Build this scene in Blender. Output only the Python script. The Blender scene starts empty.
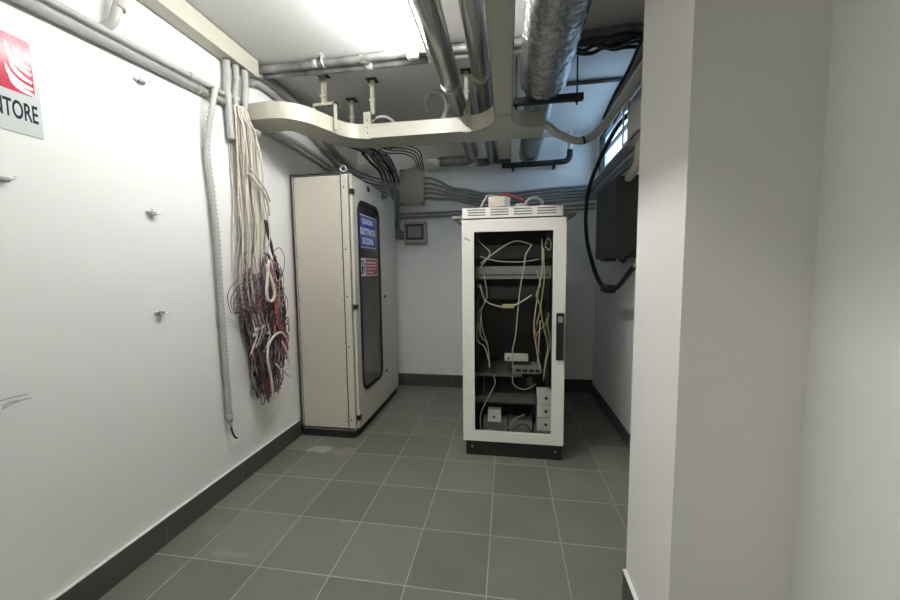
import bpy, bmesh, math, random
from mathutils import Vector, Matrix, noise
R = random.Random(11)
S = bpy.context.scene
COL = S.collection
PI = math.pi

# ------------------------------------------------------------------ materials
def new_mat(name):
    m = bpy.data.materials.new(name); m.use_nodes = True
    nt = m.node_tree
    for n in list(nt.nodes): nt.nodes.remove(n)
    out = nt.nodes.new('ShaderNodeOutputMaterial')
    return m, nt, out

def lnk(nt, a, b): nt.links.new(a, b)

def mat(name, col, rough=0.5, metal=0.0, var=0.0, scale=8.0, bump=0.0, bscale=60.0, spec=0.5, stretch=None):
    m, nt, out = new_mat(name)
    p = nt.nodes.new('ShaderNodeBsdfPrincipled')
    p.inputs['Base Color'].default_value = (*col, 1)
    p.inputs['Roughness'].default_value = rough
    p.inputs['Metallic'].default_value = metal
    p.inputs['Specular IOR Level'].default_value = spec
    tc = nt.nodes.new('ShaderNodeTexCoord')
    src = tc.outputs['Object']
    if stretch:
        mp = nt.nodes.new('ShaderNodeMapping'); mp.inputs['Scale'].default_value = stretch
        lnk(nt, src, mp.inputs['Vector']); src = mp.outputs['Vector']
    if var:
        n = nt.nodes.new('ShaderNodeTexNoise'); n.inputs['Scale'].default_value = scale
        n.inputs['Detail'].default_value = 5
        lnk(nt, src, n.inputs['Vector'])
        cr = nt.nodes.new('ShaderNodeValToRGB')
        cr.color_ramp.elements[0].position = .3; cr.color_ramp.elements[1].position = .7
        cr.color_ramp.elements[0].color = (*[c * (1 - var) for c in col], 1)
        cr.color_ramp.elements[1].color = (*[min(1, c * (1 + var)) for c in col], 1)
        lnk(nt, n.outputs['Fac'], cr.inputs['Fac']); lnk(nt, cr.outputs['Color'], p.inputs['Base Color'])
    if bump:
        n2 = nt.nodes.new('ShaderNodeTexNoise'); n2.inputs['Scale'].default_value = bscale
        n2.inputs['Detail'].default_value = 4
        lnk(nt, src, n2.inputs['Vector'])
        b = nt.nodes.new('ShaderNodeBump'); b.inputs['Strength'].default_value = bump
        b.inputs['Distance'].default_value = .01
        lnk(nt, n2.outputs['Fac'], b.inputs['Height']); lnk(nt, b.outputs['Normal'], p.inputs['Normal'])
    lnk(nt, p.outputs['BSDF'], out.inputs['Surface'])
    return m

def glass_mat(name, tint, refl_ior=1.45, rough=0.02):
    m, nt, out = new_mat(name)
    t = nt.nodes.new('ShaderNodeBsdfTransparent'); t.inputs['Color'].default_value = (*tint, 1)
    g = nt.nodes.new('ShaderNodeBsdfGlossy'); g.inputs['Roughness'].default_value = rough
    f = nt.nodes.new('ShaderNodeFresnel'); f.inputs['IOR'].default_value = refl_ior
    geo = nt.nodes.new('ShaderNodeNewGeometry')
    inv = nt.nodes.new('ShaderNodeMath'); inv.operation = 'SUBTRACT'; inv.inputs[0].default_value = 1; lnk(nt, geo.outputs['Backfacing'], inv.inputs[1])
    mu = nt.nodes.new('ShaderNodeMath'); mu.operation = 'MULTIPLY'; lnk(nt, f.outputs['Fac'], mu.inputs[0]); lnk(nt, inv.outputs[0], mu.inputs[1])
    mx = nt.nodes.new('ShaderNodeMixShader')
    lnk(nt, mu.outputs[0], mx.inputs['Fac']); lnk(nt, t.outputs['BSDF'], mx.inputs[1]); lnk(nt, g.outputs['BSDF'], mx.inputs[2])
    lnk(nt, mx.outputs['Shader'], out.inputs['Surface'])
    return m

def emit_mat(name, col, strength):
    m, nt, out = new_mat(name)
    e = nt.nodes.new('ShaderNodeEmission'); e.inputs['Color'].default_value = (*col, 1); e.inputs['Strength'].default_value = strength
    lnk(nt, e.outputs['Emission'], out.inputs['Surface'])
    return m

TILE = .3333
def floor_mat():
    m, nt, out = new_mat('floor_tiles')
    p = nt.nodes.new('ShaderNodeBsdfPrincipled')
    tc = nt.nodes.new('ShaderNodeTexCoord')
    def math_(op, a, b=None, c=None):
        n = nt.nodes.new('ShaderNodeMath'); n.operation = op
        for i, v in enumerate((a, b, c)):
            if v is None: continue
            if isinstance(v, (int, float)): n.inputs[i].default_value = v
            else: lnk(nt, v, n.inputs[i])
        return n.outputs[0]
    sp = nt.nodes.new('ShaderNodeSeparateXYZ'); lnk(nt, tc.outputs['Object'], sp.inputs[0])
    u = math_('DIVIDE', math_('ADD', sp.outputs['X'], .4144 + 10 * TILE), TILE)
    v = math_('DIVIDE', math_('ADD', sp.outputs['Y'], -1.338 + 20 * TILE), TILE)
    def edge(a):
        f = math_('FRACT', a); return math_('MINIMUM', f, math_('SUBTRACT', 1.0, f))
    ex, ey = edge(u), edge(v)
    e = math_('MINIMUM', ex, ey)
    wob = nt.nodes.new('ShaderNodeTexNoise'); wob.inputs['Scale'].default_value = 25; wob.inputs['Detail'].default_value = 4
    lnk(nt, tc.outputs['Object'], wob.inputs['Vector'])
    width = math_('MULTIPLY_ADD', wob.outputs['Fac'], .017, .0045)
    gm = nt.nodes.new('ShaderNodeMapRange'); gm.interpolation_type = 'SMOOTHSTEP'
    lnk(nt, e, gm.inputs['Value']); gm.inputs['From Min'].default_value = 0
    lnk(nt, width, gm.inputs['From Max']); gm.inputs['To Min'].default_value = 1; gm.inputs['To Max'].default_value = 0
    # id noise
    cb = nt.nodes.new('ShaderNodeCombineXYZ'); lnk(nt, math_('FLOOR', u), cb.inputs[0]); lnk(nt, math_('FLOOR', v), cb.inputs[1])
    wn = nt.nodes.new('ShaderNodeTexWhiteNoise'); wn.noise_dimensions = '2D'; lnk(nt, cb.outputs[0], wn.inputs['Vector'])
    big = nt.nodes.new('ShaderNodeTexNoise'); big.inputs['Scale'].default_value = 3.2; big.inputs['Detail'].default_value = 7; big.inputs['Roughness'].default_value = .62
    lnk(nt, tc.outputs['Object'], big.inputs['Vector'])
    mixv = math_('ADD', math_('MULTIPLY', wn.outputs['Value'], .35), math_('MULTIPLY', big.outputs['Fac'], .65))
    cr = nt.nodes.new('ShaderNodeValToRGB')
    cr.color_ramp.elements[0].position = .2; cr.color_ramp.elements[1].position = .8
    cr.color_ramp.elements[0].color = (.125, .132, .108, 1); cr.color_ramp.elements[1].color = (.205, .213, .178, 1)
    lnk(nt, mixv, cr.inputs['Fac'])
    # grout, patchy
    gn = nt.nodes.new('ShaderNodeTexNoise'); gn.inputs['Scale'].default_value = 2.6; gn.inputs['Detail'].default_value = 3
    lnk(nt, tc.outputs['Object'], gn.inputs['Vector'])
    gmask = math_('MULTIPLY', gm.outputs[0], math_('MULTIPLY_ADD', gn.outputs['Fac'], 1.5, -.05))
    gmask = math_('MINIMUM', gmask, 1.0)
    mg = nt.nodes.new('ShaderNodeMixRGB'); lnk(nt, gmask, mg.inputs['Fac']); lnk(nt, cr.outputs['Color'], mg.inputs[1])
    mg.inputs[2].default_value = (.47, .47, .41, 1)
    # plaster stains by the left wall and in front of the cabinet
    def stain(cx, cy, rx, ry, col, prev, thr, sc):
        dx = math_('DIVIDE', math_('SUBTRACT', sp.outputs['X'], cx), rx); dy = math_('DIVIDE', math_('SUBTRACT', sp.outputs['Y'], cy), ry)
        d = math_('SQRT', math_('ADD', math_('MULTIPLY', dx, dx), math_('MULTIPLY', dy, dy)))
        n = nt.nodes.new('ShaderNodeTexNoise'); n.inputs['Scale'].default_value = sc; n.inputs['Detail'].default_value = 6
        lnk(nt, tc.outputs['Object'], n.inputs['Vector'])
        k = math_('SUBTRACT', math_('MULTIPLY', n.outputs['Fac'], 1.6), d)
        mr = nt.nodes.new('ShaderNodeMapRange'); lnk(nt, k, mr.inputs['Value'])
        mr.inputs['From Min'].default_value = thr; mr.inputs['From Max'].default_value = thr + .25
        mr.inputs['To Max'].default_value = .75
        mm = nt.nodes.new('ShaderNodeMixRGB'); lnk(nt, mr.outputs[0], mm.inputs['Fac']); lnk(nt, prev, mm.inputs[1]); mm.inputs[2].default_value = (*col, 1)
        return mm.outputs[0]
    c = mg.outputs[0]
    c = stain(-1.36, 2.36, .16, .075, (.40, .37, .32), c, .05, 12)
    c = stain(-1.15, 2.36, .2, .1, (.26, .235, .19), c, .12, 9)
    c = stain(-1.42, 1.52, .16, .12, (.20, .20, .175), c, .35, 9)
    c = stain(-1.25, 1.38, .3, .05, (.24, .24, .21), c, .4, 8)
    c = stain(-1.47, 1.9, .1, .35, (.2, .2, .175), c, .42, 7)
    lnk(nt, c, p.inputs['Base Color'])
    rr = math_('MULTIPLY_ADD', big.outputs['Fac'], .35, .36)
    lnk(nt, rr, p.inputs['Roughness'])
    p.inputs['Specular IOR Level'].default_value = .35
    b = nt.nodes.new('ShaderNodeBump'); b.inputs['Strength'].default_value = .35; b.inputs['Distance'].default_value = .004
    lnk(nt, math_('SUBTRACT', math_('MULTIPLY', big.outputs['Fac'], .25), gm.outputs[0]), b.inputs['Height']); lnk(nt, b.outputs['Normal'], p.inputs['Normal'])
    lnk(nt, p.outputs['BSDF'], out.inputs['Surface'])
    return m

def skirting_mat(axis):
    m, nt, out = new_mat('skirting_tiles_' + axis)
    p = nt.nodes.new('ShaderNodeBsdfPrincipled'); p.inputs['Roughness'].default_value = .5
    tc = nt.nodes.new('ShaderNodeTexCoord'); sp = nt.nodes.new('ShaderNodeSeparateXYZ'); lnk(nt, tc.outputs['Object'], sp.inputs[0])
    def math_(op, a, b):
        n = nt.nodes.new('ShaderNodeMath'); n.operation = op
        for i, v in enumerate((a, b)):
            if isinstance(v, (int, float)): n.inputs[i].default_value = v
            else: lnk(nt, v, n.inputs[i])
        return n.outputs[0]
    f = math_('FRACT', math_('DIVIDE', math_('ADD', sp.outputs[axis], 10.1), .5), 0)
    e = math_('LESS_THAN', math_('MINIMUM', f, math_('SUBTRACT', 1.0, f)), .004)
    n = nt.nodes.new('ShaderNodeTexNoise'); n.inputs['Scale'].default_value = 6; n.inputs['Detail'].default_value = 5; lnk(nt, tc.outputs['Object'], n.inputs['Vector'])
    cr = nt.nodes.new('ShaderNodeValToRGB'); cr.color_ramp.elements[0].color = (.05, .052, .048, 1); cr.color_ramp.elements[1].color = (.088, .09, .084, 1)
    lnk(nt, n.outputs['Fac'], cr.inputs['Fac'])
    mx = nt.nodes.new('ShaderNodeMixRGB'); lnk(nt, e, mx.inputs['Fac']); lnk(nt, cr.outputs[0], mx.inputs[1]); mx.inputs[2].default_value = (.14, .14, .13, 1)
    lnk(nt, mx.outputs[0], p.inputs['Base Color']); lnk(nt, p.outputs['BSDF'], out.inputs['Surface'])
    return m

M = dict(
    wall=mat('white_wall_paint', (.84, .85, .83), .6, var=.02, scale=1.3, bump=.05, bscale=30),
    pillar=mat('white_pillar_paint', (.83, .815, .775), .6, var=.015, scale=1.3, bump=.04, bscale=30),
    ceil=mat('ceiling_paint', (.71, .71, .70), .8, var=.04, scale=1.0, bump=.05, bscale=25),
    floor=floor_mat(), skx=skirting_mat('X'), sky_=skirting_mat('Y'),
    caulk=mat('white_caulk', (.82, .82, .79), .6),
    beige=mat('beige_enamel', (.60, .565, .485), .42, var=.02, scale=3),
    tray=mat('cream_tray_enamel', (.43, .42, .35), .38, var=.02, scale=3),
    cab=mat('cabinet_enamel', (.62, .595, .53), .42, var=.025, scale=2.5, bump=.03, bscale=200),
    cabp=mat('cabinet_panel_enamel', (.60, .565, .49), .45, var=.02, scale=2.5, bump=.03, bscale=200),
    rackw=mat('rack_door_enamel', (.86, .85, .79), .42, var=.02, scale=3),
    black=mat('black_plastic', (.012, .012, .012), .45),
    rubber=mat('black_rubber', (.010, .010, .010), .6),
    dark=mat('dark_rack_steel', (.030, .030, .030), .5, var=.1, scale=5),
    rail=mat('rack_rail_steel', (.16, .16, .15), .45, metal=.4),
    inner=mat('cabinet_mounting_plate', (.24, .25, .24), .55, var=.15, scale=3),
    greyc=mat('grey_conduit_pvc', (.36, .36, .345), .45, var=.05, scale=12),
    greyd=mat('dark_grey_conduit_pvc', (.22, .22, .21), .5, var=.08, scale=12),
    greym=mat('mid_grey_conduit_pvc', (.30, .30, .285), .5, var=.08, scale=12),
    flex=mat('pale_corrugated_conduit', (.45, .445, .42), .5, var=.05, scale=20),
    alu=mat('aluminium_lagging', (.56, .55, .525), .24, metal=1.0, var=.18, scale=9, bump=.12, bscale=22, stretch=(1, .12, 1)),
    foil=mat('crinkled_foil', (.46, .46, .455), .22, metal=.95, var=.25, scale=30, bump=.6, bscale=70),
    pipefoil=mat('old_foil_wrap', (.27, .27, .262), .42, metal=.6, var=.45, scale=9, bump=.5, bscale=30),
    zinc=mat('zinc_plated_steel', (.62, .62, .60), .35, metal=.55, var=.08, scale=20),
    steel=mat('dull_steel', (.33, .33, .32), .45, metal=.6, var=.15, scale=20),
    darkst=mat('dark_bracket_steel', (.05, .05, .05), .5, metal=.3),
    box=mat('grey_junction_plastic', (.34, .34, .29), .5, var=.03, scale=4),
    gbox=mat('dark_grey_cabinet_steel', (.045, .045, .042), .5, var=.1, scale=3),
    wcable=mat('white_cable_sheath', (.60, .56, .49), .5, var=.05, scale=9),
    gcable=mat('grey_cable_sheath', (.36, .36, .34), .5),
    bcable=mat('black_cable_sheath', (.012, .012, .013), .45),
    ycable=mat('yellowed_cable_sheath', (.48, .42, .25), .5),
    rcable=mat('red_cable_sheath', (.27, .025, .035), .5),
    maroon=mat('maroon_wire', (.07, .028, .038), .5), plum=mat('plum_grey_wire', (.19, .13, .16), .5),
    pink=mat('pink_red_wire', (.36, .075, .095), .5), orange=mat('orange_wire', (.45, .20, .05), .5),
    greyw=mat('grey_wire', (.30, .29, .28), .5), brown=mat('brown_wire', (.13, .075, .035), .5),
    white=mat('white_device_plastic', (.72, .71, .66), .45), offw=mat('off_white_plate', (.62, .66, .655), .15, spec=.3),
    port=mat('dark_port', (.02, .02, .02), .4), devgrey=mat('grey_device_steel', (.26, .26, .25), .45, var=.05),
    devblack=mat('black_device', (.014, .014, .014), .45),
    signred=mat('red_sign_print', (.50, .016, .055), .16, spec=.22), signwhite=mat('white_sign_print', (.74, .75, .74), .3),
    signink=mat('dark_sign_ink', (.012, .015, .04), .6, spec=.2), signblue=mat('blue_sign_print', (.018, .075, .42), .3),
    signred2=mat('dark_red_sign_print', (.36, .02, .03), .35),
    glass=glass_mat('rack_glass', (.94, .95, .94), 1.25), smoked=glass_mat('smoked_glass', (.80, .81, .80), 1.5),
    pane=glass_mat('window_glass', (.96, .98, 1.0)),
    lampw=mat('lamp_housing', (.75, .75, .73), .4),
    tube=emit_mat('lit_fluorescent_tube', (1.0, .99, .965), 66.0),
    fill_tube=emit_mat('fill_lamp_tube', (1.0, .965, .88), 27.0),
)

# ------------------------------------------------------------------ mesh helpers
class MB:
    def __init__(s): s.bm = bmesh.new()
    def box(s, a, b, bev=0.0):
        (x0, y0, z0), (x1, y1, z1) = a, b
        x0, x1 = min(x0, x1), max(x0, x1); y0, y1 = min(y0, y1), max(y0, y1); z0, z1 = min(z0, z1), max(z0, z1)
        t = bmesh.new()
        vs = [t.verts.new(v) for v in ((x0, y0, z0), (x1, y0, z0), (x1, y1, z0), (x0, y1, z0), (x0, y0, z1), (x1, y0, z1), (x1, y1, z1), (x0, y1, z1))]
        for f in ((0, 3, 2, 1), (4, 5, 6, 7), (0, 1, 5, 4), (1, 2, 6, 5), (2, 3, 7, 6), (3, 0, 4, 7)): t.faces.new([vs[i] for i in f])
        if bev: bmesh.ops.bevel(t, geom=t.edges[:] , offset=bev, segments=2, affect='EDGES', profile=.6)
        s._merge(t); return s
    def _merge(s, t):
        me = bpy.data.meshes.new('tmp'); t.to_mesh(me); t.free(); s.bm.from_mesh(me); bpy.data.meshes.remove(me)
    def tube(s, pts, r, n=8, smooth=True, step=None, cap=True, corr=0.0, pitch=.008):
        pts = [Vector(p) for p in pts]
        if smooth and len(pts) > 2: pts = spline(pts)
        if step: pts = resample(pts, step)
        rings = []
        t0 = (pts[1] - pts[0]).normalized()
        up = Vector((0, 0, 1)) if abs(t0.z) < .9 else Vector((1, 0, 0))
        nrm = t0.cross(up).normalized()
        L = len(pts)
        for i, p in enumerate(pts):
            t = (pts[min(i + 1, L - 1)] - pts[max(i - 1, 0)])
            t = t.normalized() if t.length > 1e-9 else t0
            nrm = (nrm - t * nrm.dot(t))
            nrm = nrm.normalized() if nrm.length > 1e-6 else t.orthogonal().normalized()
            bi = t.cross(nrm)
            rr = r(i / (L - 1)) if callable(r) else r
            if corr and i % 2: rr -= corr
            rings.append([s.bm.verts.new(p + (nrm * math.cos(2 * PI * k / n) + bi * math.sin(2 * PI * k / n)) * rr) for k in range(n)])
        for a, b in zip(rings, rings[1:]):
            for k in range(n):
                f = s.bm.faces.new((a[k], a[(k + 1) % n], b[(k + 1) % n], b[k])); f.smooth = True
        if cap:
            s.bm.faces.new(rings[0][::-1]); s.bm.faces.new(rings[-1])
        return s
    def cyl(s, a, b, r, n=16): return s.tube([a, b], r, n, smooth=False)
    def prism(s, poly, axis, d0, d1):
        # poly: list of 2D points in the plane normal to axis
        def P(u, v, d): return {'x': (d, u, v), 'y': (u, d, v), 'z': (u, v, d)}[axis]
        a = [s.bm.verts.new(P(u, v, d0)) for u, v in poly]; b = [s.bm.verts.new(P(u, v, d1)) for u, v in poly]
        s.bm.faces.new(a); s.bm.faces.new(b[::-1])
        n = len(poly)
        for i in range(n): s.bm.faces.new((a[i], a[(i + 1) % n], b[(i + 1) % n], b[i]))
        return s
    def ring(s, outer, inner, axis, d0, d1):
        def P(u, v, d): return {'x': (d, u, v), 'y': (u, d, v), 'z': (u, v, d)}[axis]
        n = len(outer)
        V = [[s.bm.verts.new(P(u, v, d)) for u, v in q] for q, d in ((outer, d0), (outer, d1), (inner, d1), (inner, d0))]
        for j in range(4):
            A, B = V[j], V[(j + 1) % 4]
            for i in range(n): s.bm.faces.new((A[i], A[(i + 1) % n], B[(i + 1) % n], B[i]))
        return s
    def strip(s, A, B, z0, z1):
        n = len(A)
        V = [[s.bm.verts.new((p[0], p[1], z)) for p in q] for q, z in ((A, z0), (B, z0), (B, z1), (A, z1))]
        for j in range(4):
            P, Q = V[j], V[(j + 1) % 4]
            for i in range(n - 1): s.bm.faces.new((P[i], P[i + 1], Q[i + 1], Q[i]))
        s.bm.faces.new([V[j][0] for j in range(4)]); s.bm.faces.new([V[j][-1] for j in range(3, -1, -1)])
        return s

def spline(pts, per=8):
    out = []
    n = len(pts)
    for i in range(n - 1):
        p0 = pts[i - 1] if i else pts[0] * 2 - pts[1]
        p1, p2 = pts[i], pts[i + 1]
        p3 = pts[i + 2] if i + 2 < n else pts[-1] * 2 - pts[-2]
        for k in range(per):
            t = k / per
            out.append(.5 * ((2 * p1) + (p2 - p0) * t + (2 * p0 - 5 * p1 + 4 * p2 - p3) * t * t + (3 * p1 - p0 - 3 * p2 + p3) * t ** 3))
    out.append(pts[-1]); return out

def resample(pts, step):
    out = [pts[0]]; acc = 0
    for a, b in zip(pts, pts[1:]):
        L = (b - a).length
        if L < 1e-9: continue
        d = step - acc
        while d < L: out.append(a.lerp(b, d / L)); d += step
        acc = (acc + L) % step if L else acc
    out.append(pts[-1]); return out

def offset2d(pts, w):
    out = []
    for i, p in enumerate(pts):
        a = Vector(pts[max(i - 1, 0)]); b = Vector(pts[min(i + 1, len(pts) - 1)])
        t = (b - a).normalized(); out.append((p[0] - t.y * w, p[1] + t.x * w))
    return out

def rrect(u0, v0, u1, v1, r, n=6):
    pts = []
    for cu, cv, a0 in ((u1 - r, v0 + r, -PI / 2), (u1 - r, v1 - r, 0), (u0 + r, v1 - r, PI / 2), (u0 + r, v0 + r, PI)):
        for k in range(n + 1):
            a = a0 + PI / 2 * k / n; pts.append((cu + r * math.cos(a), cv + r * math.sin(a)))
    return pts

def wpos(o):
    v = Vector((0, 0, 0))
    while o is not None: v += o.location; o = o.parent
    return v

def thing(name, loc, label, cat, group=None):
    o = bpy.data.objects.new(name, None); COL.objects.link(o); o.location = loc; o.empty_display_size = .05
    o['label'] = label; o['category'] = cat
    if group: o['group'] = group
    return o

def obj(name, mb, m, parent=None, smooth=False):
    bm = mb.bm
    bmesh.ops.recalc_face_normals(bm, faces=bm.faces[:])
    if parent is not None: off = wpos(parent)
    else:
        xs = [v.co for v in bm.verts]
        lo = Vector([min(c[i] for c in xs) for i in range(3)]); hi = Vector([max(c[i] for c in xs) for i in range(3)])
        off = Vector(((lo.x + hi.x) / 2, (lo.y + hi.y) / 2, lo.z))
    bmesh.ops.translate(bm, verts=bm.verts[:], vec=-off)
    me = bpy.data.meshes.new(name); bm.to_mesh(me); bm.free()
    me.materials.append(M[m] if isinstance(m, str) else m)
    o = bpy.data.objects.new(name, me); COL.objects.link(o)
    if parent is not None: o.parent = parent
    else: o.location = off
    return o

def one(name, mb, m, label, cat, group=None):
    o = obj(name, mb, m); o['label'] = label; o['category'] = cat
    if group: o['group'] = group
    return o

def struct(name, mb, m, origin0=False):
    bm = mb.bm; bmesh.ops.recalc_face_normals(bm, faces=bm.faces[:])
    me = bpy.data.meshes.new(name); bm.to_mesh(me); bm.free(); me.materials.append(M[m])
    o = bpy.data.objects.new(name, me); COL.objects.link(o); o['kind'] = 'structure'
    return o

def lettering(name, body, u0, v0, u1, v1, x, m, parent, bold=.0, depth=.0006):
    """text on a surface facing +x; reading along +y; fitted into the box"""
    c = bpy.data.curves.new('t', 'FONT'); c.body = body; c.size = 1; c.extrude = .01; c.offset = bold
    c.align_x = 'CENTER'; c.space_line = .95
    t = bpy.data.objects.new('t', c); COL.objects.link(t)
    dg = bpy.context.evaluated_depsgraph_get(); dg.update()
    me = bpy.data.meshes.new_from_object(t.evaluated_get(dg))
    bpy.data.objects.remove(t); bpy.data.curves.remove(c)
    xs = [v.co.x for v in me.vertices]; ys = [v.co.y for v in me.vertices]; zs = [v.co.z for v in me.vertices]
    off = wpos(parent)
    for v in me.vertices:
        a = (v.co.x - min(xs)) / (max(xs) - min(xs)); b = (v.co.y - min(ys)) / (max(ys) - min(ys)); d = (v.co.z - min(zs)) / (max(zs) - min(zs))
        v.co = Vector((x + d * depth, u0 + a * (u1 - u0), v0 + b * (v1 - v0))) - off
    me.name = name; me.materials.clear(); me.materials.append(M[m])
    o = bpy.data.objects.new(name, me); COL.objects.link(o); o.parent = parent
    return o

# ------------------------------------------------------------------ the room
XL, YB, XR, XP, H = -1.62, 3.86, .87, .765, 2.60
struct('floor', MB().box((-1.8, -2.6, -.1), (.96, 4.0, 0)), 'floor')
struct('ceiling', MB().box((-1.8, -2.6, H), (.96, 4.0, H + .1)), 'ceil')
struct('wall_left', MB().box((XL - .12, -2.6, 0), (XL, 4.0, H)), 'wall')
struct('wall_back', MB().box((XL, YB, 0), (.96, YB + .12, H)), 'wall')
struct('wall_rear', MB().box((XL, -2.6, 0), (.96, -2.5, H)), 'wall')
struct('wall_right', MB().box((XP, -2.5, 0), (.96, 1.05, H)), 'wall')
struct('wall_pillar', MB().box((.46, 1.05, 0), (.96, 1.41, H)), 'pillar')
WY0, WY1, WZ0, WZ1 = 2.45, 3.74, 2.12, 2.53
w = MB()
w.box((XR, 1.41, 0), (.94, YB, WZ0)); w.box((XR, 1.41, WZ1), (.94, YB, H))
w.box((XR, 1.41, WZ0), (.94, WY0, WZ1)); w.box((XR, WY1, WZ0), (.94, YB, WZ1))
struct('wall_far_right', w, 'wall')
wf = MB()
fx0, fx1 = XR - .01, XR + .03
wf.box((fx0, WY0, WZ0), (fx1, WY0 + .05, WZ1)); wf.box((fx0, WY1 - .05, WZ0), (fx1, WY1, WZ1))
wf.box((fx0, WY0, WZ0), (fx1, WY1, WZ0 + .04)); wf.box((fx0, WY0, WZ1 - .03), (fx1, WY1, WZ1))
wf.box((fx0 + .015, WY0, 2.35), (fx1, WY1, 2.368))
win = struct('window_1', wf, 'black')
pn = obj('window_pane', MB().box((XR + .010, WY0 + .05, WZ0 + .04), (XR + .014, WY1 - .05, WZ1 - .03)), 'pane', win)
struct('baseboard_left', MB().box((XL, -2.5, 0), (XL + .012, YB, .126)), 'sky_')
struct('baseboard_back', MB().box((XL + .012, YB - .012, 0), (XR, YB, .136)), 'skx')
struct('baseboard_right', MB().box((XR - .012, 1.41, 0), (XR, YB - .012, .10)), 'sky_')
struct('baseboard_pillar', MB().box((.448, 1.06, 0), (.46, 1.41, .118)), 'sky_')
struct('trim_1', MB().box((XL, -2.5, .126), (XL + .013, 2.53, .1305)), 'caulk')
struct('trim_2', MB().box((.447, 1.06, .118), (.46, 1.41, .122)), 'caulk')

# ------------------------------------------------------------------ fluorescent lamp and added fill lamp
def lamp(x, y0, lab, tube, ln=1.25):
    t = thing('fluorescent_lamp', (x, y0 + .625, 2.52), lab, 'lamp')
    obj('housing', MB().box((x - .015, y0, 2.525), (x + .06, y0 + ln, H), .006), 'lampw', t)
    obj('tube', MB().cyl((x - .033, y0 + .035, 2.508), (x - .033, y0 + ln - .035, 2.508), .014, 14), tube, t)
    for y in (y0 + .02, y0 + ln - .02): obj('lamp_holder', MB().box((x - .051, y - .015, 2.490), (x + .015, y + .015, 2.56), .004), 'lampw', t)
lamp(-.515, .98, 'lit fluorescent tube lamp under the ceiling beside the wide lagged pipe', 'tube', 1.15)
lamp(-.515, -1.75, 'added unseen fluorescent fill lamp on the ceiling behind the camera', 'fill_tube')  # added out of view as fill for the dim near walls and floor

# ------------------------------------------------------------------ trunking on the left wall, conduits and pipes
t = thing('wall_trunking', (-1.57, 1.0, 2.5), 'long cream metal trunking along the top of the left wall', 'trunking')
obj('trunking_body', MB().box((XL, -2.5, 2.497), (-1.535, 2.14, 2.592), .002), 'tray', t)
obj('trunking_cover', MB().box((-1.535, -2.5, 2.492), (-1.529, 2.15, 2.594), .002), 'tray', t)

CG = 'pipes running along the upper left wall'
def saddle(parent, x, y, z, r, name='saddle_clip'):
    m = MB().tube([(x - .005, y, z - r * 1.05), (x + r * .8, y, z - r * .95), (x + r * 1.15, y, z), (x + r * .8, y, z + r * .95), (x - .005, y, z + r * 1.05)], .004, 6)
    obj(name, m, 'zinc', parent)
def zl(y): return 2.205 + .062 * (y - 1.045)
t = thing('conduit_pipe', (-1.598, .9, zl(.9)), 'thicker grey conduit pipe of the pair crossing the left wall', 'conduit', CG)
obj('conduit_run', MB().tube([(-1.597, -2.4, zl(-2.4)), (-1.597, 1.955, zl(1.955))], .020, 12, smooth=False), 'greyc', t)
for y in (.75, 1.75): saddle(t, -1.605, y, zl(y), .0205)
t = thing('conduit_pipe', (-1.60, .9, zl(.9) + .048), 'thinner grey conduit pipe on top of the pair crossing the left wall', 'conduit', CG)
obj('conduit_run', MB().tube([(-1.602, -2.4, zl(-2.4) + .048), (-1.602, 1.86, zl(1.86) + .048), (-1.585, 1.96, zl(1.96) + .046), (-1.56, 2.005, zl(2.0) + .040)], .0145, 10), 'greyc', t)
obj('coupling', MB().tube([(-1.60, 1.70, zl(1.70) + .048), (-1.60, 1.77, zl(1.77) + .048)], .018, 10, smooth=False), 'greyc', t)

# short elbow conduit from the trunking
t = thing('elbow_conduit', (-1.56, 1.33, 2.26), 'short pale elbow conduit dropping from the trunking into the wall', 'conduit')
obj('elbow_pipe', MB().tube([(-1.565, 1.365, 2.50), (-1.562, 1.35, 2.42), (-1.567, 1.335, 2.36), (-1.585, 1.325, 2.305), (-1.63, 1.31, 2.275)], .0185, 12, step=.008, corr=.0008), 'flex', t)
obj('collar', MB().cyl((-1.564, 1.348, 2.40), (-1.564, 1.342, 2.365), .0215, 14), 'flex', t)

# three flexible conduits from trunking down to bundle
VG = 'vertical conduits between the trunking and the hanging cables'
for i, (ya, yb, zb, lab) in enumerate(((1.945, 1.95, 2.06, 'grey vertical conduit under the trunking, longest of the three by the cables'),
                                       (2.0, 1.985, 2.24, 'middle grey vertical conduit of the three under the trunking end'),
                                       (2.06, 2.055, 2.27, 'grey vertical conduit under the trunking end, nearest the cabinet'))):
    xx = -1.585 + .012 * i
    one('vertical_conduit', MB().tube([(xx, ya, 2.497), (xx, ya, 2.40), (xx, (ya + yb) / 2 - .008, 2.33), (xx, yb, zb)], .021 if i != 1 else .019, 10, step=.01, corr=.0008), 'greyc', lab, 'conduit', VG)

# hanging corrugated hose with a wire tail
t = thing('corrugated_hose', (-1.595, 1.80, .33), 'pale corrugated conduit hanging loose down the left wall with a black wire tail', 'conduit')
FP = [(-1.592, 1.845, 2.245), (-1.570, 1.835, 2.285), (-1.553, 1.805, 2.25), (-1.555, 1.785, 2.16), (-1.575, 1.775, 2.05), (-1.59, 1.772, 1.93), (-1.59, 1.785, 1.74), (-1.585, 1.797, 1.45), (-1.59, 1.799, 1.195), (-1.592, 1.803, .9), (-1.59, 1.805, .6), (-1.592, 1.808, .465)]
obj('hose', MB().tube(FP, .0185, 14, step=.012, corr=.006), 'flex', t)
obj('hose_end', MB().tube([(-1.592, 1.808, .475), (-1.592, 1.811, .425)], lambda u: .020 - .006 * u, 14, smooth=False), 'flex', t)
obj('wire_tail', MB().tube([(-1.592, 1.811, .43), (-1.59, 1.815, .395)], .007, 8, smooth=False), 'wcable', t)
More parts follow.
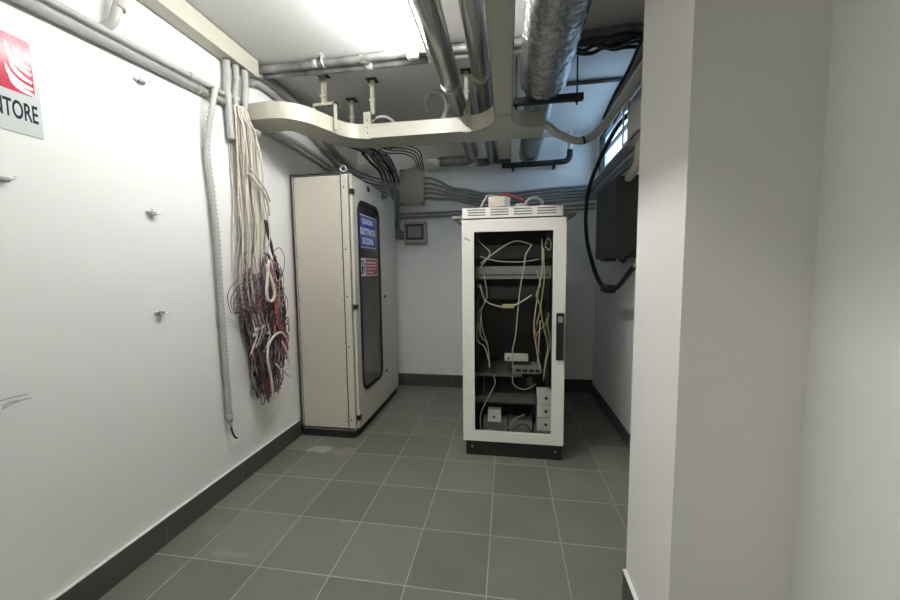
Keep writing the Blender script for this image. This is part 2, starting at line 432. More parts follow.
obj('wire_tail', MB().tube([(-1.59, 1.815, .40), (-1.588, 1.82, .36), (-1.583, 1.832, .325), (-1.58, 1.845, .312)], .0055, 8), 'bcable', t)

# wall pipe clips left behind
KG = 'empty pipe clips screwed to the left wall'
for (y, z, lab, rot) in ((1.452, 2.144, 'small zinc pipe clip on the left wall just below the conduits', .5), (1.459, 1.569, 'small zinc pipe clip at middle height on bare left wall', .2),
                         (1.46, 1.106, 'small zinc pipe clip lowest on the left wall', .1), (.958, 1.606, 'open zinc pipe clip on the left wall beneath the red sign', .35)):
    t = thing('pipe_clip', (XL, y, z), lab, 'clip', KG)
    m = MB(); a = rot
    m.box((XL, y - .026, z - .006), (XL + .004, y + .022, z + .006)); m.box((XL, y - .010, z - .009), (XL + .022, y + .010, z + .004), .002)
    obj('clip_base', m, 'steel', t)
    obj('clip_arm', MB().tube([(XL + .02, y - .012, z - .004), (XL + .03, y - .004, z - .006), (XL + .034, y + .012, z - .002), (XL + .032, y + .02, z + .008)], .0035, 6), 'zinc', t)
    obj('clip_arm', MB().tube([(XL + .02, y - .014, z), (XL + .028, y - .02, z + .008), (XL + .03, y - .026, z + .014)], .003, 6), 'zinc', t)
    obj('screw', MB().cyl((XL + .004, y + .016, z), (XL + .009, y + .016, z), .005, 10), 'steel', t)

# scuffs and screw plugs of the left wall
m = MB()
for a, b in (((.87, .884), (.965, .888)), ((.90, .862), (.975, .872)), ((.90, .869), (.94, .874))):
    m.tube([(XL + .0004, a[0], a[1]), (XL + .0004, (a[0] + b[0]) / 2, (a[1] + b[1]) / 2 + .004), (XL + .0004, b[0], b[1])], .0012, 5)
o = struct('trim_3', m, 'greyd')
for (y, z) in ((1.83, 1.12), (1.85, 1.02), (1.69, .93), (1.75, .75), (1.69, .62), (1.77, 1.60)):
    pass

# ------------------------------------------------------------------ fire sign on the left wall
x0 = XL
t = thing('fire_extinguisher_sign', (XL, .93, 1.768), 'red and white fire extinguisher sign reading ESTINTORE on the left wall', 'sign')
obj('sign_plate', MB().box((XL, .775, 1.768), (XL + .003, 1.083, 2.094)), 'offw', t)
obj('red_panel', MB().prism(rrect(.79, 1.902, 1.069, 2.082, .012), 'x', XL + .003, XL + .0036), 'signred', t)
def swoosh(m, c, wmax):
    # tapered curved stroke in the (y,z) plane
    P = spline([Vector((y, z, 0)) for y, z in c], 10); n = len(P); L, Rr = [], []
    for i, p in enumerate(P):
        tt = (P[min(i + 1, n - 1)] - P[max(i - 1, 0)]).normalized(); nn = Vector((-tt.y, tt.x, 0)); u = i / (n - 1)
        ww = wmax * (math.sin(PI * min(1, u * .8 + .02)) ** .8) / 2
        L.append((p + nn * ww)); Rr.append((p - nn * ww))
    for d in (XL + .0036, ):
        A = [m.bm.verts.new((d + .0005, q.x, q.y)) for q in L]; B = [m.bm.verts.new((d + .0005, q.x, q.y)) for q in Rr]
        A0 = [m.bm.verts.new((d, q.x, q.y)) for q in L]; B0 = [m.bm.verts.new((d, q.x, q.y)) for q in Rr]
        for i in range(n - 1):
            m.bm.faces.new((A[i], A[i + 1], B[i + 1], B[i])); m.bm.faces.new((A0[i], A0[i + 1], A[i + 1], A[i])); m.bm.faces.new((B0[i], B0[i + 1], B[i + 1], B[i]))
m = MB()
swoosh(m, [(1.005, 2.055), (1.012, 2.02), (1.032, 1.992), (1.063, 1.972)], .016)
swoosh(m, [(1.022, 2.050), (1.028, 2.02), (1.044, 2.0), (1.063, 1.992)], .010)
swoosh(m, [(1.010, 2.005), (1.018, 1.98), (1.036, 1.960), (1.064, 1.948)], .015)
swoosh(m, [(.998, 1.985), (1.008, 1.955), (1.03, 1.935), (1.065, 1.927)], .016)
swoosh(m, [(1.004, 1.948), (1.016, 1.928), (1.038, 1.915), (1.066, 1.909)], .015)
obj('flame_symbol', m, 'signwhite', t)
m = MB(); m.prism(rrect(.855, 1.915, .905, 2.03, .014), 'x', XL + .0036, XL + .0042); m.prism(rrect(.868, 2.028, .892, 2.05, .004), 'x', XL + .0036, XL + .0042)
m.prism([(.84, 2.052), (.905, 2.058), (.905, 2.066), (.84, 2.062)], 'x', XL + .0036, XL + .0042)
m.tube([(XL + .004, .89, 2.045), (XL + .004, .925, 2.035), (XL + .004, .935, 1.98), (XL + .004, .94, 1.94)], .0035, 6)
obj('extinguisher_symbol', m, 'signwhite', t)
lettering('sign_text', 'ESTINTORE', .893, 1.814, 1.072, 1.874, XL + .003, 'signink', t, .018)

# ------------------------------------------------------------------ cable tray
t = thing('cable_tray', (-.6, 2.5, 2.2), 'cream metal cable tray snaking under the ceiling from the left wall to a junction', 'cable tray')
ZT0, ZT1, W = 2.2, 2.298, .2
YN = 2.465
near = [(p.x, p.y) for p in spline([Vector((x, y, 0)) for x, y in ((-1.60, 2.055), (-1.50, 2.045), (-1.40, 2.042), (-1.30, 2.065), (-1.215, 2.14), (-1.15, 2.28), (-1.10, 2.39), (-1.03, 2.45), (-.94, YN))], 6)]
def channel(near, name, lip=True):
    far = offset2d(near, W)
    m = MB(); m.strip(near, far, ZT0, ZT0 + .003)
    i1 = offset2d(near, .003); o1 = offset2d(near, W - .003)
    m.strip(near, i1, ZT0, ZT1); m.strip(o1, far, ZT0, ZT1)
    if lip:
        m.strip(offset2d(near, 0), offset2d(near, .014), ZT1 - .003, ZT1); m.strip(offset2d(near, W - .014), far, ZT1 - .003, ZT1)
    return obj(name, m, 'tray', t)
channel(near, 'curved_section')
channel([(-.94, YN), (-.6, YN), (-.30, YN)], 'straight_section')
def arc(cx, cy, r, a0, a1, n=12): return [(cx + r * math.cos(a0 + (a1 - a0) * k / n), cy + r * math.sin(a0 + (a1 - a0) * k / n)) for k in range(n + 1)]
BX0, BX1, YJ = -.08, .023, 2.27
fl = arc(BX0 - .195, YJ, .195, PI / 2, 0)
fr = arc(BX1 + .14, YJ + .055, .14, PI, PI / 2)
m = MB()
outline = [(-.30, YN)] + fl + [(BX1, YJ)] + fr + [(.232, YN), (.232, YN + W), (-.30, YN + W)]
m.prism(outline, 'z', ZT0 - .001, ZT0 + .002)
wl = [(-.30, YN)] + fl; m.strip(wl, offset2d(wl, .003), ZT0, ZT1 + .001)
wr = [(BX1, YJ)] + fr + [(.232, YN)]; m.strip(wr, offset2d(wr, .003), ZT0, ZT1 + .001)
m.box((-.30, YN + W - .003, ZT0), (.232, YN + W, ZT1))
obj('junction_fitting', m, 'tray', t)
m = MB(); m.box((BX0, -2.4, ZT0), (BX1, YJ, ZT0 + .003)); m.box((BX0, -2.4, ZT0), (BX0 + .003, YJ, ZT1)); m.box((BX1 - .003, -2.4, ZT0), (BX1, YJ, ZT1))
m.box((BX0, -2.4, ZT1 - .002), (BX1, YJ, ZT1 + .001))
obj('branch_section', m, 'tray', t)
m = MB(); m.box((BX0, YN + W, ZT0), (BX1, 3.12, ZT0 + .003)); m.box((BX0, YN + W, ZT0), (BX0 + .003, 3.12, ZT1)); m.box((BX1 - .003, YN + W, ZT0), (BX1, 3.12, ZT1))
obj('branch_section', m, 'tray', t)
obj('joint_strap', MB().box((BX0 - .002, YJ - .012, ZT0 - .003), (BX1 + .002, YJ + .002, ZT0)), 'box', t)
def bolt(parent, p, d, r=.005, l=.004, m='steel', name='bolt'):
    p = Vector(p); d = Vector(d).normalized(); obj(name, MB().cyl(p - d * .002, p + d * l, r, 8), m, parent)
for dz in (.025, .075):
    bolt(t, (-1.57, near[2][1], ZT0 + dz), (0, -1, 0)); bolt(t, (.19, YN, ZT0 + dz), (0, -1, 0))
k = len(near)
for i in (24, 26, 27, 29):
    pass
for u in (20, 22, 25, 27):
    p = Vector((*near[u], 0)); q = Vector((*near[u + 1], 0)); d = (q - p).normalized(); nn = (d.y, -d.x, 0)
    for dz in (.03, .07): bolt(t, (p.x, p.y, ZT0 + dz), nn, .004)
for x in (-.965, -.91): 
    for dz in (.03, .07): bolt(t, (x, YN, ZT0 + dz), (0, -1, 0), .004)

HG = 'cream hangers holding the cable tray'
def hanger(px, py, lab, strap=None, rodz=2.40, barx=None, arm=None):
    t = thing('tray_hanger', (px, py, H), lab, 'hanger', HG)
    obj('mounting_plate', MB().box((px - .036, py - .036, H - .006), (px + .036, py + .036, H), .002), 'darkst', t)
    m = MB(); m.box((px - .015, py - .012, rodz), (px - .012, py + .012, H - .006)); m.box((px + .012, py - .012, rodz), (px + .015, py + .012, H - .006)); m.box((px - .015, py - .012, rodz), (px + .015, py - .009, H - .006))
    obj('post', m, 'tray', t)
    for dz in (.03, .13):
        obj('nut', MB().box((px - .024, py - .018, H - dz - .014), (px + .024, py - .006, H - dz), .003), 'tray', t)
    if strap is not None:
        m = MB(); m.box((strap[0], YN - .006, ZT0 - .008), (strap[0] + strap[2], YN - .002, strap[1])); m.box((strap[0], YN - .006, ZT0 - .008), (strap[0] + strap[2], YN + W, ZT0 - .004))
        m.box((strap[0], YN + W, ZT0 - .008), (strap[0] + strap[2], YN + W + .004, strap[1])); m.box((strap[0], YN - .006, strap[1] - .004), (strap[0] + strap[2], YN + W + .004, strap[1]))
        o = obj('strap', m, 'tray', t)
        for z in (.035, .07, .12): obj('strap_hole', MB().cyl((strap[0] + strap[2] / 2, YN - .0065, ZT0 + z), (strap[0] + strap[2] / 2, YN - .0055, ZT0 + z), .005, 8), 'port', o)
    if barx is not None:
        x0_, x1_, y0_, y1_ = barx
        m = MB(); m.box((x0_, y0_, rodz - .015), (x1_, y0_ + .03, rodz)); m.box((x1_ - .022, y0_ - .004, 2.215), (x1_, y0_ + .0, rodz)); m.box((x0_, y0_, 2.215), (x0_ + .004, y0_ + .03, rodz))
        m.box((x1_ - .022, y0_ - .004, rodz - .015), (x1_, y1_, rodz))
        obj('bracket', m, 'tray', t)
    if arm:
        obj('arm', MB().box((px - .018, arm - .01, rodz - .004), (px + .018, py + .012, rodz + .012)), 'tray', t)
hanger(-1.225, 2.385, 'cream tray hanger with a square bracket over the curved tray', rodz=2.39, barx=(-1.27, -1.10, 2.312, 2.36))
hanger(-.925, 2.50, 'cream tray hanger strapped round the middle of the tray', strap=(-.98, 2.376, .052), rodz=2.37)
hanger(-1.185, 2.75, 'cream tray hanger standing behind the curved tray', rodz=2.30, arm=2.45)
hanger(-.275, 2.50, 'cream tray hanger between the two lagged pipes', strap=(-.29, 2.39, .05), rodz=2.37)

# pale loops of cable sticking out of the tray
LG = 'pale cable loops rising from the tray'
one('cable_loop', MB().tube([(-.99, 2.60, 2.22), (-1.0, 2.59, 2.30), (-.96, 2.58, 2.365), (-.88, 2.58, 2.385), (-.81, 2.58, 2.35), (-.79, 2.58, 2.29), (-.80, 2.60, 2.22)], .011, 10), 'flex', 'pale cable loop arching over the tray behind its middle strap', 'cable', LG)
one('cable_loop', MB().tube([(-.56, 2.60, 2.22), (-.50, 2.60, 2.29), (-.44, 2.61, 2.37), (-.425, 2.62, 2.46), (-.47, 2.62, 2.53), (-.54, 2.63, 2.545), (-.585, 2.66, 2.50), (-.58, 2.7, 2.44)], .019, 10), 'greyc', 'pale conduit curling up to the ceiling left of the lagged pipes', 'conduit', LG)

# ------------------------------------------------------------------ lagged pipes
PG = 'metal lagged pipes under the ceiling'
def lagged(x, r, z, yend, xe, lab, bands, ye0):
    t = thing('lagged_pipe', (x, 1.5, z - r), lab, 'pipe', PG)
    m = MB(); m.tube([(x, -2.4, z), (x, 0, z), (x, 1, z), (x, yend - .16, z)], r, 24, smooth=False)
    obj('jacket', m, 'alu', t)
    e = [(x, yend - .165, z), (x, yend - .08, z - .005), (x - .03, yend - .01, z - .012), (x - .10, yend + .015, z - .015), (xe + .14, yend + .015, z - .015)]
    obj('elbow', MB().tube(e, r * .8, 18), 'darkst' if False else 'pipefoil', t)
    obj('bare_end', MB().tube([(xe + .14, yend + .015, z - .015), (xe, yend + .015, z - .015)], r * .55, 18, smooth=False), 'rackw', t)  # white enamel stands in for the bright shine of the chrome end
    obj('end_collar', MB().tube([(xe + .15, yend + .015, z - .015), (xe + .12, yend + .015, z - .015)], r * .72, 18, smooth=False), 'zinc', t)
    for y in bands: obj('band', MB().tube([(x, y, z), (x, y + .012, z)], r + .003, 24, smooth=False), 'zinc', t)
    a = .9
    for s_ in (-1, 1):
        obj('seam', MB().tube([(x + s_ * r * .985, -2.4, z - r * .12), (x + s_ * r * .985, yend - .17, z - r * .12)], .0035, 6, smooth=False), 'zinc', t)
lagged(-.328, .058, 2.372, 3.62, -.80, 'wide metal lagged pipe under the ceiling next to the lamp', (1.2, 2.16), 0)
lagged(-.147, .048, 2.365, 3.70, -.44, 'narrower metal lagged pipe between the wide pipe and the branch tray', (1.2, 2.08), 0)

# foil pipes across the ceiling
FG = 'foil wrapped pipes crossing the ceiling'
def wob_pipe(y, z, r, lab, seed):
    m = MB(); pts = []
    n = 60
    for i in range(n + 1):
        u = i / n; x = -1.615 + u * (XR - .005 + 1.615)
        pts.append((x, y + .004 * math.sin(9 * u + seed), z + .003 * math.sin(13 * u + seed * 2)))
    m.tube(pts, lambda u: r * (1 + .12 * noise.noise(Vector((u * 40, seed, 0)))), 14, smooth=False)
    t = thing('foil_pipe', (-.4, y, z - r), lab, 'pipe', FG)
    obj('foil_wrap', m, 'pipefoil', t)
    for k, u in enumerate((.17, .30, .47, .62)):
        x = -1.6 + u * 2.4
        obj('silver_tape', MB().tube([(x, y, z), (x + .035 + .02 * (k % 2), y, z)], r * 1.1, 14, smooth=False), 'zinc', t)
    return t
ta = wob_pipe(2.19, 2.566, .023, 'upper foil wrapped pipe of the pair against the ceiling', 1.0)
tb = wob_pipe(2.255, 2.560, .022, 'lower foil wrapped pipe of the pair below the ceiling', 4.0)
m = MB(); m.box((-1.125, 2.145, 2.585), (-1.105, 2.175, H)); m.tube([(-1.115, 2.19 + .027 * math.cos(2 * PI * k / 16), 2.566 + .027 * math.sin(2 * PI * k / 16)) for k in range(17)], .004, 6, smooth=False); m.tube([(-1.115, 2.158, 2.60), (-1.115, 2.152, 2.545)], .006, 8, smooth=False)
one('pipe_clamp', m, 'zinc', 'bright zinc clamp holding the foil pipes to the ceiling', 'clamp')

# ------------------------------------------------------------------ foil duct
DX, DZ, DR = .210, 2.445, .139
t = thing('foil_duct', (DX, 1.5, DZ - DR), 'large crinkled silver foil air duct under the ceiling', 'duct')
def duct(y0, y1, ny, r, amp, name, mt):
    m = MB(); n = 56; rings = []
    for i in range(ny + 1):
        y = y0 + (y1 - y0) * i / ny; ring = []
        for k in range(n):
            a = 2 * PI * k / n
            v = Vector((math.cos(a) * 6, y * 26, math.sin(a) * 6))
            d = amp * .9 * noise.noise(v) + amp * 1.1 * noise.noise(Vector((math.cos(a) * 9, y * 40, math.sin(a) * 9))) + amp * .38 * math.sin(y * 150 + 4 * noise.noise(v * .5))
            rr = r(y) + d if callable(r) else r + d
            ring.append(m.bm.verts.new((DX + rr * math.cos(a), y, DZ + rr * math.sin(a))))
        rings.append(ring)
    for a, b in zip(rings, rings[1:]):
        for k in range(n): m.bm.faces.new((a[k], a[(k + 1) % n], b[(k + 1) % n], b[k])).smooth = True
    return obj(name, m, mt, t)
duct(-2.3, .6, 120, DR, .004, 'duct_sleeve', 'foil')
def sleeve(y): return DR - (0 if y < 2.345 else .052 * ((y - 2.345) / .03) ** 2)
duct(.6, 2.375, 240, sleeve, .0055, 'duct_sleeve', 'foil')
def neck(y): return .088 if y < 2.47 else min(.098, .088 + (y - 2.47) * .3)
duct(2.36, 3.855, 150, neck, .003, 'duct_neck', 'foil')
obj('clamp_band', MB().tube([(DX, 2.43, DZ), (DX, 2.455, DZ)], .092, 32, smooth=False), 'darkst', t)
for x in (.07, .36):
    pass
t = thing('duct_support', (.21, 2.40, 2.31), 'black support bar on threaded rods holding up the foil duct', 'bracket')
obj('bar', MB().box((.03, 2.385, 2.314), (.452, 2.42, 2.354), .002), 'darkst', t)
for x in (.05, .415):
    obj('threaded_rod', MB().cyl((x, 2.402, 2.288), (x, 2.402, H), .005, 8), 'darkst', t)
    obj('nut', MB().cyl((x, 2.402, 2.302), (x, 2.402, 2.314), .010, 6), 'darkst', t)

# black ceiling pipe, black pipe at the back
one('black_pipe', MB().tube([(.40, 2.76, 2.583), (.86, 2.76, 2.583)], .014, 10, smooth=False), 'darkst', 'thin black pipe across the ceiling at the right above the daylight', 'pipe')
t = thing('black_drain_pipe', (.3, 3.74, 2.3), 'black pipe bending up to the ceiling on the back wall beneath the duct', 'pipe')
obj('pipe_run', MB().tube([(-.06, 3.74, 2.315), (.2, 3.74, 2.315), (.5, 3.74, 2.322), (.565, 3.74, 2.335), (.588, 3.74, 2.375), (.59, 3.74, 2.43)], .027, 12), 'rubber', t)
obj('white_collar', MB().cyl((.59, 3.74, 2.43), (.59, 3.74, H), .024, 14), 'white', t)
for x in (.05, .45): obj('pipe_saddle', MB().box((x - .012, 3.765, 2.28), (x + .012, YB, 2.35)), 'darkst', t)
# dark hanging legs under the junction (risers toward the back wall)
one('riser_channel', MB().box((-.14, 3.56, 2.30), (-.05, 3.62, H)).box((-.05, 3.58, 2.30), (.03, 3.62, 2.38)), 'gbox', 'dark grey steel channel dropping from the ceiling behind the tray junction', 'channel')

# ------------------------------------------------------------------ hanging cable bundle
t = thing('cable_bundle', (-1.55, 2.05, .47), 'thick hank of cut white cables and tangled coloured wires hanging on the left wall', 'cables')
def cy(z):
    K = ((2.3, 2.03), (2.2, 2.03), (1.8, 2.055), (1.5, 2.065), (1.1, 2.085), (.8, 2.12), (.45, 2.06))
    for (za, a), (zb, b) in zip(K, K[1:]):
        if z >= zb: return a + (b - a) * (za - z) / (za - zb)
    return K[-1][1]
def cw(z):
    K = ((2.3, .055), (2.15, .075), (1.8, .10), (1.5, .115), (1.2, .15), (.9, .15), (.7, .10), (.45, .05))
    for (za, a), (zb, b) in zip(K, K[1:]):
        if z >= zb: return a + (b - a) * (za - z) / (za - zb)
    return K[-1][1]
NW = 44
for i in range(NW):
    u = -1 + 2 * (i + .5) / NW; d = R.random()
    x = -1.605 + .09 * d; pts = [(-1.585 + .05 * R.random(), 2.005 + .035 * u, 2.262), (-1.585 + .05 * d, 2.0 + .042 * u, 2.24), (-1.585 + .06 * d, 2.005 + .045 * u, 2.19)]
    end = R.choice((1.35, 1.2, 1.1, 1.0, .9, 1.3, .85)) + R.uniform(-.06, .06)
    if u > .45: end = max(end, 1.15)
    z = 2.12; uu = u
    while z > end:
        uu += R.uniform(-.09, .09); uu = max(-1, min(1, uu))
        ce = cy(z) - (.035 if z < 1.5 else 0)
        pts.append((max(-1.612, x + R.uniform(-.012, .012)), ce + cw(z) * uu * (.95 if z > 1.5 else .8), z)); z -= R.uniform(.16, .24)
    pts.append((x, cy(end) - .03 + cw(end) * uu * .7, end))
    obj('white_cable', MB().tube(pts, R.uniform(.0042, .0062), 6), 'wcable', t)
# binding loop round the bundle
obj('white_tie', MB().tube([(-1.50, 1.965, 1.87), (-1.495, 2.02, 1.83), (-1.49, 2.08, 1.78), (-1.50, 2.13, 1.72), (-1.51, 2.15, 1.65)], .007, 6), 'wcable', t)
obj('white_tie', MB().tube([(-1.50, 1.985, 1.90), (-1.49, 2.03, 1.86), (-1.485, 2.09, 1.80), (-1.50, 2.15, 1.74)], .006, 6), 'wcable', t)
COLS = ['maroon'] * 9 + ['plum'] * 9 + ['greyw'] * 8 + ['flex'] * 4 + ['bcable'] * 7 + ['pink'] * 3 + ['brown'] * 3 + ['wcable'] * 3
def wire_pts(z0, z1, u0, curl, step=.07):
    z1 = min(z1, z0 - .1); z = z0; u = u0; pts = []; x = -1.60 + .12 * R.random()
    while z > z1:
        u += R.uniform(-.33, .33); u = max(-1.0, min(1.0, u)); x += R.uniform(-.022, .022); x = max(-1.611, min(-1.475, x))
        pts.append((x, cy(z) + cw(z) * u * .95, z)); z -= step * R.uniform(.3, 1.5)
        if R.random() < curl: z += step * R.uniform(.6, 1.6)
    pts.append((x, cy(z1) + cw(z1) * u * .8, z1))
    if R.random() < .65:
        s_ = -1 if u > 0 else 1; d = R.uniform(.02, .05)
        pts += [(x + .004, cy(z1) + cw(z1) * u * .8 + s_ * d * .5, z1 - R.uniform(.01, .03)), (x + .008, cy(z1) + cw(z1) * u * .8 + s_ * d, z1 + .02), (x + .008, cy(z1) + cw(z1) * u * .8 + s_ * d * 1.2, z1 + R.uniform(.08, .16))]
    return pts
for i in range(94):
    z0 = R.uniform(.85, 1.42); z1 = R.choice((.52, .58, .64, .72, .8, .68, .75)) + R.uniform(-.04, .05)
    if z1 > z0 - .2: z1 = z0 - .25
    obj('thin_wire', MB().tube(wire_pts(z0, z1, R.uniform(-.75, 1), .25), R.uniform(.0022, .0034), 5), R.choice(COLS), t)
m = MB()
for i in range(150):
    z0 = R.uniform(.6, 1.3); z1 = max(R.uniform(.52, .7), z0 - R.uniform(.15, .4))
    m.tube(wire_pts(z0, z1, R.uniform(-.85, .95), .35, .05), .0024, 4)
o = obj('wire_tangle', m, 'plum', t); o['kind'] = 'stuff'
m = MB()
for i in range(90):
    z0 = R.uniform(.55, 1.25); z1 = max(R.uniform(.54, .75), z0 - R.uniform(.12, .35))
    m.tube(wire_pts(z0, z1, R.uniform(-.6, .95), .35, .05), .0026, 4)
o = obj('wire_tangle', m, 'maroon', t); o['kind'] = 'stuff'
# dark strand on the right, pink and orange strands
for k in range(7):
    pts = [(-1.52 + .01 * R.random(), 2.105 + .03 * R.random(), 1.62), (-1.51, 2.13 + .03 * R.random(), 1.48), (-1.50, 2.165 + .03 * R.random(), 1.34), (-1.50, 2.20 + .04 * R.random(), 1.2), (-1.50, 2.21 + .05 * R.random(), 1.02), (-1.51, 2.2 + .06 * R.random(), .88)]
    obj('dark_wire', MB().tube(pts, .0042, 6), 'bcable' if k % 2 else 'maroon', t)
for k in range(5):
    j = lambda: R.uniform(-.014, .014)
    obj('pink_wire', MB().tube([(-1.475, 2.05 + .010 * k, 1.36), (-1.465, 2.07 + j() + .010 * k, 1.22), (-1.46, 2.075 + j() + .010 * k, 1.08), (-1.455, 2.085 + j() + .01 * k, .97), (-1.46, 2.12 + j() + .010 * k, .88), (-1.47, 2.16 + j() + .012 * k, .80), (-1.48, 2.17 + j() + .014 * k, .70)], .0028, 6), 'pink', t)
for k in range(2):
    obj('orange_wire', MB().tube([(-1.465, 2.09 + .015 * k, 1.22), (-1.455, 2.10 + .012 * k, 1.14), (-1.455, 2.098 + .012 * k, 1.07), (-1.465, 2.09, 1.0)], .0028, 6), 'orange', t)
obj('cable_coil', MB().tube([(-1.46, 2.02, 1.34), (-1.445, 2.045, 1.24), (-1.44, 2.06, 1.17), (-1.44, 2.045, 1.12), (-1.445, 2.015, 1.115), (-1.45, 2.00, 1.16), (-1.455, 2.02, 1.25), (-1.46, 2.05, 1.36)], .0095, 8), 'wcable', t)
obj('cable_loop', MB().tube([(-1.45, 2.17, .86), (-1.45, 2.12, .90), (-1.45, 2.05, .89), (-1.455, 2.0, .84), (-1.455, 1.985, .76), (-1.46, 2.01, .66), (-1.465, 2.03, .56), (-1.48, 2.05, .49), (-1.49, 2.09, .475)], .007, 8), 'wcable', t)
obj('cable_loop', MB().tube([(-1.445, 2.12, .84), (-1.44, 2.16, .76), (-1.44, 2.17, .68), (-1.445, 2.14, .65), (-1.45, 2.09, .67), (-1.455, 2.06, .71)], .006, 8), 'wcable', t)
for k in range(5):
    y = 1.90 + .03 * k + R.uniform(-.01, .01); z = .90 + R.uniform(-.05, .05)
    obj('connector', MB().box((-1.49, y, z), (-1.475, y + .022, z + .018), .002), 'white', t)
    obj('loose_end', MB().tube([(-1.49, y + .01, z + .1), (-1.475, y + .005, z + .05), (-1.47, y + .012, z), (-1.475, y - .015, z - .06), (-1.48, y - .04, z - .10)], .003, 5), 'greyw' if k % 2 else 'wcable', t)
for k in range(7):
    a = R.uniform(-.02, .04)
    obj('stray_wire', MB().tube([(-1.53, 1.99, 1.30 - .05 * k), (-1.55, 1.93 - a, 1.26 - .04 * k), (-1.57, 1.86 - a + .015 * k, 1.17 - .03 * k), (-1.57, 1.85 + .02 * k, 1.06), (-1.56, 1.90 + .01 * k, 1.03 + a), (-1.54, 1.99, .98)], .0022, 5), 'maroon' if k % 3 else 'plum', t)
for k in range(6):
    a = R.uniform(-.03, .03)
    obj('stray_wire', MB().tube([(-1.50, 2.15, 1.42 - .09 * k), (-1.50, 2.21 + a, 1.45 - .1 * k), (-1.50, 2.26 + a, 1.38 - .1 * k), (-1.51, 2.25, 1.26 - .1 * k), (-1.52, 2.2, 1.2 - .1 * k)], .002, 5), 'plum' if k % 2 else 'bcable', t)
obj('stray_wire', MB().tube([(-1.50, 2.18, .66), (-1.50, 2.22, .60), (-1.50, 2.27, .56)], .0025, 5), 'maroon', t)

# ------------------------------------------------------------------ conduits on left wall toward the cabinet
DG = 'grey conduits sweeping down the left wall behind the tray'
for i, (pts, r, lab) in enumerate((
    ([(-1.585, 2.15, 2.545), (-1.585, 2.30, 2.57), (-1.585, 2.55, 2.56), (-1.585, 2.80, 2.51), (-1.585, 3.05, 2.45), (-1.585, 3.35, 2.37), (-1.58, 3.83, 2.28)], .028, 'thickest grey conduit sweeping from the trunking end down the left wall'),
    ([(-1.59, 2.15, 2.475), (-1.59, 2.27, 2.505), (-1.59, 2.5, 2.49), (-1.59, 2.75, 2.43), (-1.59, 3.0, 2.365), (-1.59, 3.35, 2.29), (-1.59, 3.83, 2.19)], .020, 'grey conduit sweeping just under the thickest one on the left wall'),
    ([(-1.595, 2.26, 2.275), (-1.595, 2.40, 2.27), (-1.595, 2.75, 2.265), (-1.595, 3.2, 2.245), (-1.59, 3.83, 2.13)], .018, 'upper level grey conduit from the tray end along the left wall'),
    ([(-1.595, 2.26, 2.233), (-1.595, 2.40, 2.233), (-1.595, 2.75, 2.225), (-1.595, 3.2, 2.19), (-1.59, 3.83, 2.07)], .018, 'lower level grey conduit from the tray end along the left wall'))):
    one('swept_conduit', MB().tube(pts, r, 12), 'greyc', lab, 'conduit', DG)

# ------------------------------------------------------------------ electrical cabinet
CX0, CX1, CY0, CY1, CZ = -1.605, -1.15, 2.54, 3.60, 2.01
t = thing('electrical_cabinet', (-1.378, 3.07, 0), 'tall beige electrical cabinet with a dark window in its door against the left wall', 'cabinet')
m = MB(); th = .02
m.box((CX0, CY0, .065), (CX0 + th, CY1, CZ)); m.box((CX0, CY0, .065), (CX1, CY0 + th, CZ), .004); m.box((CX0, CY1 - th, .065), (CX1, CY1, CZ)); m.box((CX0, CY0, CZ - th), (CX1, CY1, CZ), .004); m.box((CX0, CY0, .065), (CX1, CY1, .085))
m.box((CX1 - .05, 3.27, .065), (CX1 - .002, 3.31, CZ))
obj('body', m, 'cab', t)
obj('plinth', MB().box((CX0 + .005, CY0 + .012, 0), (CX1 - .012, CY1 - .01, .066)), 'black', t)
m = MB(); m.box((CX0 + .036, CY0 - .004, .085), (CX1 - .055, CY0, 1.985), .0015)
sp = obj('side_panel', m, 'cabp', t)
m = MB().ring(rrect(CX0 + .030, .078, CX1 - .049, 1.992, .004, 2), rrect(CX0 + .036, .085, CX1 - .055, 1.985, .003, 2), 'y', CY0 - .002, CY0)
obj('panel_gap', m, 'port', sp)
for z in (.14, .55, .75, 1.08, 1.40, 1.94):
    for x in (CX0 + .046, CX1 - .063): obj('screw', MB().cyl((x, CY0 - .007, z), (x, CY0 - .004, z), .0055, 10), 'steel', sp)
for z in (.15, .72, 1.10, 1.45, 1.90):
    obj('frame_bolt', MB().cyl((CX1 - .03, CY0 - .003, z), (CX1 - .03, CY0, z), .006, 8), 'port', t)
# door on the +x face with a rounded window
DY0, DY1 = 2.57, 3.275
GY0, GY1, GZ0, GZ1, GR = 2.668, 3.10, .345, 1.82, .085
d = MB().ring([(u, v) for u, v in rrect(DY0, .075, DY1, 1.995, .005, 6)], rrect(GY0, GZ0, GY1, GZ1, GR, 6), 'x', CX1, CX1 + .022)
door = obj('door', d, 'cab', t)
g = MB().ring(rrect(GY0 - .018, GZ0 - .018, GY1 + .018, GZ1 + .018, GR + .015, 8), rrect(GY0 + .012, GZ0 + .012, GY1 - .012, GZ1 - .012, GR - .01, 8), 'x', CX1 + .016, CX1 + .028)
obj('gasket', g, 'rubber', door)
obj('glass_pane', MB().prism(rrect(GY0, GZ0, GY1, GZ1, GR, 8), 'x', CX1 + .010, CX1 + .014), 'smoked', door)
for z in (.16, 1.02, 1.875): obj('hinge', MB().box((CX1 + .004, DY0 - .012, z - .018), (CX1 + .030, DY0 + .028, z + .018), .002), 'black', door)
obj('hinge', MB().box((CX1 + .02, 2.86, 1.935), (CX1 + .027, 2.91, 1.972), .002), 'black', door)
obj('lock', MB().cyl((CX1 + .02, 3.215, 1.05), (CX1 + .030, 3.215, 1.05), .014, 14), 'black', door)
obj('lock', MB().cyl((CX1 + .02, 3.215, .35), (CX1 + .030, 3.215, .35), .012, 14), 'black', door)
